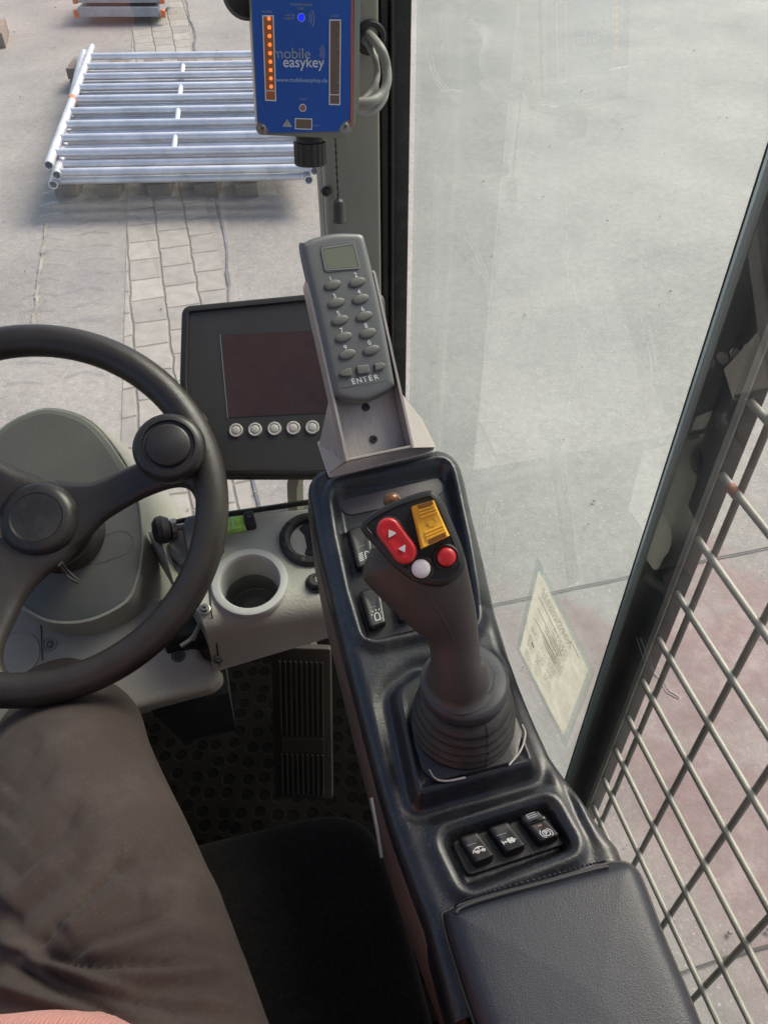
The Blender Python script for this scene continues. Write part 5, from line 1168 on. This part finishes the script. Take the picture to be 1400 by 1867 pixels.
# cable gland below
gp = BF.at(*BF.px(568, 250), -.028); gf = Fr(gp, BF.v*-1, BF.u); bm = NB(); k = 96; rgs = []
for r_, h in ((.0175, -.002), (.0175, .003), (.0168, .004), (.0168, .009), (.0205, .0095), (.0205, .012), (.0205, .034), (.019, .0365), (.012, .0368), (.010, .030)):
    rgs.append([gf.at((r_-(.0012 if (i//3) % 2 == 0 and .0095 < h < .036 else 0))*math.cos(2*math.pi*i/k), (r_-(.0012 if (i//3) % 2 == 0 and .0095 < h < .036 else 0))*math.sin(2*math.pi*i/k), h) for i in range(k)])
ringloft(bm, rgs); obj('cable_gland', bm, M['gland'], ter, 30)
bm = NB(); sp_ = BF.at(*BF.px(452, -12), -.04); lathe(bm, Fr(sp_, BF.n, BF.u), [(.026, -.012), (.028, -.004), (.024, .004), (.010, .010), (0, .011)], 36); obj('suction_mount', bm, M['dark'], ter)
bm = NB(); tube(bm, [BF.at(.03, .05, -.055), np.array([xl+.03, 1.17, BF.at(.03, .05, -.06)[2]])], .010, 12); obj('mount_arm', bm, M['dark'], ter)
# cables
cbs = thing('cable_loop', pyy(672, 60, 1.14), 'two grey cable loops from the pillar grommet to the blue terminal', 'cable')
for L_, r_ in (([(668, 58, 1.18), (680, 70, 1.13), (696, 92, 1.10), (704, 120, 1.10), (705, 150, 1.09), (695, 172, 1.08), (676, 184, 1.07), (648, 186, 1.07)], .0060), ([(664, 62, 1.175), (672, 80, 1.14), (683, 105, 1.12), (687, 130, 1.12), (684, 152, 1.11), (672, 172, 1.10), (650, 190, 1.08)], .0045), ([(704, 165, 1.10), (700, 180, 1.09), (685, 200, 1.08), (668, 207, 1.075), (648, 206, 1.07)], .0042)):
    bm = NB(); tube(bm, smooth_open([pyy(*p) for p in L_], 8), r_, 14); obj('cable', bm, M['cable'], cbs, None)
# pull cord
pc = thing('pull_cord', pyy(616, 398, 1.12), 'thin dark blind cord with a small grey weight hanging by the pillar', 'cord')
bm = NB(); z_ = pyy(616.4, 358, 1.12); top = np.array([z_[0], z_[1], 1.60]); n_ = 300
tube(bm, [z_+(top-z_)*i/n_ for i in range(n_+1)], [.0012+.0006*math.sin(i*1.9) for i in range(n_+1)], 8); obj('string', bm, M['cord'], pc)
bm = NB(); wf_ = Fr(z_-np.array([0, 0, .036]), (0, 0, 1)); lathe(bm, wf_, [(.0100, 0), (.0104, .002), (.0092, .004), (.0088, .026), (.0070, .031), (.003, .0335), (.002, .036), (0, .036)], 28, (0, 0)); obj('weight', bm, mat('weight_grey', (.06, .057, .05), .45), pc)
bm = NB(); lathe(bm, Fr(pyy(594, 348, 1.172), (-.6, -1, 0)), [(.007, -.002), (.007, .003), (.004, .006), (0, .006)], 16); obj('pillar_button', bm, M['dark'], cab)

# ================================================================== DRIVER
per = thing('person', (-.17, .0, .45), 'seated driver in grey trousers and salmon ribbed top, thigh below the wheel', 'person')
def skin_body():
    V = []; E = []; Rr_ = []
    def add(p, r, par=None):
        V.append(p); Rr_.append(r); i = len(V)-1
        if par is not None: E.append((par, i))
        return i
    pel = add((-.19, -.06, .56), (.13, .10)); ab = add((-.19, -.05, .72), (.12, .085), pel); ch = add((-.185, -.10, .92), (.135, .09), ab); nk = add((-.18, -.14, 1.03), (.06, .055), ch); nk2 = add((-.175, -.14, 1.09), (.048, .048), nk)
    j = add((-.17, -.125, 1.14), (.060, .068), nk2); h = add((-.168, -.125, 1.19), (.070, .082), j); h2 = add((-.168, -.135, 1.25), (.066, .078), h); add((-.168, -.14, 1.29), (.040, .045), h2)
    add((-.168, -.038, 1.185), (.010, .012), h)                                                    # nose
    for s in (-1, 1): add((-.168+s*.078, -.135, 1.19), (.010, .016), h)                            # ears
    for s, knee, ank, toe in ((1, (-.212, .49, .43), (-.25, .60, .13), (-.26, .74, .06)), (-1, (-.42, .42, .50), (-.44, .52, .13), (-.45, .66, .06))):
        hp_ = add((-.19+s*.085, .0, .545), (.085, .08), pel); k = add(knee, (.058, .058), hp_); c = add(((knee[0]+ank[0])/2, (knee[1]+ank[1])/2, (knee[2]+ank[2])/2), (.05, .05), k); a = add(ank, (.035, .035), c); add(toe, (.035, .025), a)
    for s in (-1, 1):
        sh = add((-.185+s*.17, -.12, .96), (.052, .05), ch)
        if s > 0: el = (.02, -.24, .72); wr = (.055, -.11, .98); tip = (.05, -.085, 1.07)
        else: el = (-.43, -.12, .70); wr = (-.44, .10, .63); tip = (-.43, .19, .615)
        e_ = add(el, (.038, .038), sh); w_ = add(wr, (.024, .026), e_); pm = add(tuple(np.array(wr)*.4+np.array(tip)*.6), (.036, .016), w_)
        d_ = nrm(np.array(tip)-wr); sdv = nrm(np.cross(d_, [0, 1, .3] if s > 0 else [0, 0, 1]))
        for f_ in range(4):
            b_ = np.array(tip)+sdv*(f_-1.5)*.019-d_*.008; ln = (.062, .070, .066, .052)[f_]; bd = np.array([0, .4, -.2]) if s > 0 else np.array([0, 0, -.5])
            k1 = add(tuple(b_), (.0088, .0088), pm); k2 = add(tuple(b_+d_*ln*.45+bd*.004), (.0085, .0085), k1); add(tuple(b_+d_*ln*.9+bd*.05), (.007, .007), k2)
        t1 = add(tuple(np.array(wr)+d_*.035+sdv*(-.034)), (.010, .010), pm); add(tuple(np.array(wr)+d_*.065+sdv*(-.048)), (.009, .009), t1)
    me = bpy.data.meshes.new('body'); me.from_pydata([tuple(map(float, v)) for v in V], E, [])
    o = bpy.data.objects.new('tmp', me); sc.collection.objects.link(o); md = o.modifiers.new('s', 'SKIN')
    for i, r in enumerate(Rr_): me.skin_vertices[0].data[i].radius = r
    me.skin_vertices[0].data[0].use_root = True
    s2 = o.modifiers.new('d', 'SUBSURF'); s2.levels = 2; s2.render_levels = 2
    bpy.context.view_layer.update(); dg = bpy.context.evaluated_depsgraph_get(); m2 = bpy.data.meshes.new_from_object(o.evaluated_get(dg)); bpy.data.objects.remove(o); m2.materials.clear()
    return finish('body', m2, M['skin'], per, None)
skin_body()
# eyes and mouth are tiny features of the unseen face
bm = NB()
for s in (-1, 1):
    f_ = Fr((-.168+s*.03, -.052, 1.205), (0, 1, 0), (-1, 0, 0)); lathe(bm, f_, [(.012, -.012), (.010, .0), (.006, .004), (0, .005)], 16)
obj('eyes', bm, M['white'], per)
# hair cap
obj('hair', rbox_grid(-.168, -.150, 1.235, .086, .096, .085, 2.3, 40, 24), M['hair'], per, None)

# trousers: lofted tubes with traced creases
FOLDS = [  # (polyline px, half width px, depth m)  negative depth = valley
    ([(20, 1745), (60, 1715), (110, 1672), (160, 1628), (215, 1580), (255, 1555)], 13, -.010), ([(110, 1700), (160, 1660), (215, 1622), (260, 1600)], 26, .006),
    ([(60, 1745), (93, 1746), (160, 1722), (214, 1703), (286, 1675), (335, 1660)], 12, -.009), ([(150, 1740), (220, 1722), (290, 1700), (350, 1688)], 17, .006),
    ([(30, 1735), (90, 1746), (143, 1754), (250, 1756), (357, 1750), (400, 1748)], 10, -.010), ([(200, 1772), (290, 1775), (380, 1766), (440, 1770)], 15, .006), ([(230, 1800), (300, 1796), (380, 1800), (440, 1812)], 14, -.005),
    ([(64, 1760), (118, 1785), (214, 1814), (286, 1826), (357, 1843), (420, 1860)], 10, -.009),
    ([(0, 1716), (36, 1730), (64, 1746), (118, 1772), (200, 1802), (290, 1815)], 13, .009), ([(0, 1757), (71, 1795), (140, 1820), (200, 1843), (260, 1880)], 13, -.011), ([(0, 1790), (60, 1812), (150, 1845), (220, 1875)], 15, .008),
    ([(0, 1610), (60, 1560), (120, 1500), (150, 1460)], 34, -.008), ([(0, 1700), (40, 1655), (110, 1590), (180, 1530)], 26, -.008), ([(0, 1655), (60, 1600), (130, 1545)], 26, .006), ([(0, 1500), (50, 1450), (110, 1390)], 26, -.006), ([(0, 1440), (40, 1390), (80, 1340)], 22, -.005),
    ([(200, 1580), (300, 1562), (390, 1600)], 26, -.006), ([(250, 1640), (330, 1620), (410, 1650)], 26, .005), ([(340, 1712), (400, 1727), (445, 1745)], 16, -.005), ([(350, 1818), (420, 1833), (460, 1850)], 12, .005)]
def seglen(P): return [np.linalg.norm(np.array(P[i+1])-P[i]) for i in range(len(P)-1)]
def fold_disp(pts):
    uv = proj(pts); D = np.zeros(len(pts))
    for L_, hw, dep in FOLDS:
        P = np.array(smooth_open(L_, 3)); dm = np.full(len(uv), 1e9); tt_ = np.zeros(len(uv)); n = len(P)-1
        for i in range(n):
            a, b = P[i], P[i+1]; e = b-a; t = np.clip(((uv-a)@e)/(e@e), 0, 1); dd_ = np.linalg.norm(uv-a-t[:, None]*e, axis=1); k = dd_ < dm; dm = np.where(k, dd_, dm); tt_ = np.where(k, (i+t)/n, tt_)
        fade = np.minimum(1, np.minimum(tt_/.15+.3, (1-tt_)/.30)); D += 1.2*dep*(.9*np.exp(-dm/hw*1.1) if dep < 0 else np.exp(-(dm/hw)**2))*fade
    return D
def leg(path, radii, folds):
    kk = 36 if folds == 2 else 8; P = np.array(smooth_open(path, kk)); Rd = np.array(smooth_open([(a, b) for a, b in radii], kk)); rg = []; n = 280 if folds == 2 else 60
    for i in range(len(P)):
        t = nrm(P[min(i+1, len(P)-1)]-P[max(i-1, 0)]); sd = nrm(np.cross(t, [0, 0, 1])); upv = np.cross(sd, t)
        for_ = [P[i]+sd*Rd[i][0]*math.cos(2*math.pi*j/n)+upv*Rd[i][1]*math.sin(2*math.pi*j/n) for j in range(n)]
        rg.append(for_)
    G = np.array(rg); 
    if folds:
        C_ = P[:, None, :]; nrmv = G-C_; nrmv /= np.linalg.norm(nrmv, axis=2, keepdims=True); D = fold_disp(G.reshape(-1, 3)).reshape(G.shape[:2]); upm = np.clip(nrmv[:, :, 2]+.35, 0, 1)
        G = G+nrmv*(D*upm)[:, :, None]
        w1 = np.sin(G[:, :, 1]*31+G[:, :, 0]*17)*.0012; G = G+nrmv*w1[:, :, None]
    return [list(map(tuple, r)) for r in G]
TP = [(-.105, -.16, .53), (-.108, -.06, .545), (-.128, .06, .552), (-.150, .18, .549), (-.172, .28, .538), (-.192, .37, .512), (-.208, .44, .480), (-.220, .50, .437), (-.230, .535, .36), (-.246, .58, .20), (-.255, .60, .13)]
TR = [(.10, .075), (.104, .080), (.103, .083), (.099, .080), (.092, .077), (.085, .074), (.080, .072), (.076, .070), (.068, .066), (.064, .062), (.062, .06)]
bm = NB(); ringloft(bm, leg(TP, TR, 2)); ringloft(bm, leg([(-.28, -.16, .53), (-.285, -.05, .545), (-.31, .08, .55), (-.36, .22, .55), (-.40, .34, .545), (-.42, .41, .52), (-.43, .45, .44), (-.437, .49, .3), (-.44, .52, .14)], [(.09, .075), (.095, .08), (.092, .082), (.086, .078), (.078, .074), (.074, .072), (.07, .07), (.064, .06), (.06, .058)], 0))
hipbm = rbox_grid(-.19, -.07, .56, .19, .14, .10, 2.6, 60, 30); tmp = bpy.data.meshes.new('t'); hipbm.to_mesh(tmp); hipbm.free(); bm.from_mesh(tmp)
obj('trousers', bm, M['trouser'], per, None)
for p in ((-.258, .66, .07), (-.447, .58, .07)):
    obj('shoe', rbox_grid(p[0], p[1], p[2], .052, .14, .048, 2.6, 36, 20), M['shoe'], per, None)
# shirt
def shirtmat():
    m = M['shirt']; t = m.node_tree; N = t.nodes.new; L = t.links.new; b = t.nodes['Principled BSDF']; tc = N('ShaderNodeTexCoord'); wv = N('ShaderNodeTexWave'); wv.bands_direction = 'X'; wv.inputs['Scale'].default_value = 130; wv.inputs['Distortion'].default_value = .6
    L(tc.outputs['Object'], wv.inputs['Vector']); bp = N('ShaderNodeBump'); bp.inputs['Strength'].default_value = .6; bp.inputs['Distance'].default_value = .002; L(wv.outputs['Fac'], bp.inputs['Height']); L(bp.outputs[0], b.inputs['Normal']); return m
shirtmat(); bm = NB(); rg = []
SH = [(.590, .150, .184, .014), (.605, .172, .198, .006), (.64, .182, .197, -.002), (.67, .18, .187, -.004), (.72, .18, .160, -.02), (.80, .175, .14, -.045), (.88, .178, .125, -.075), (.95, .185, .11, -.10), (1.0, .16, .09, -.115), (1.03, .085, .06, -.13), (1.04, .068, .062, -.135)]
SHs = smooth_open(SH, 5)
for z_, rx, ry, cy in SHs: rg.append([(-.225+rx*math.cos(2*math.pi*j/90), cy+ry*math.sin(2*math.pi*j/90)+.004*math.sin(j*.55+z_*20), z_+.005*math.sin(j*.42)) for j in range(90)])
ringloft(bm, rg, True, False, False); obj('shirt', bm, M['shirt'], per, None)
for s in (-1, 1):
    a = (-.185+s*.15, -.115, .965); b = ((.02, -.235, .74) if s > 0 else (-.43, -.125, .72)); bm = NB(); tube(bm, [a, tuple((np.array(a)*.5+np.array(b)*.5)), b], [.070, .060, .054], 28); obj('sleeve', bm, M['shirt'], per, None)
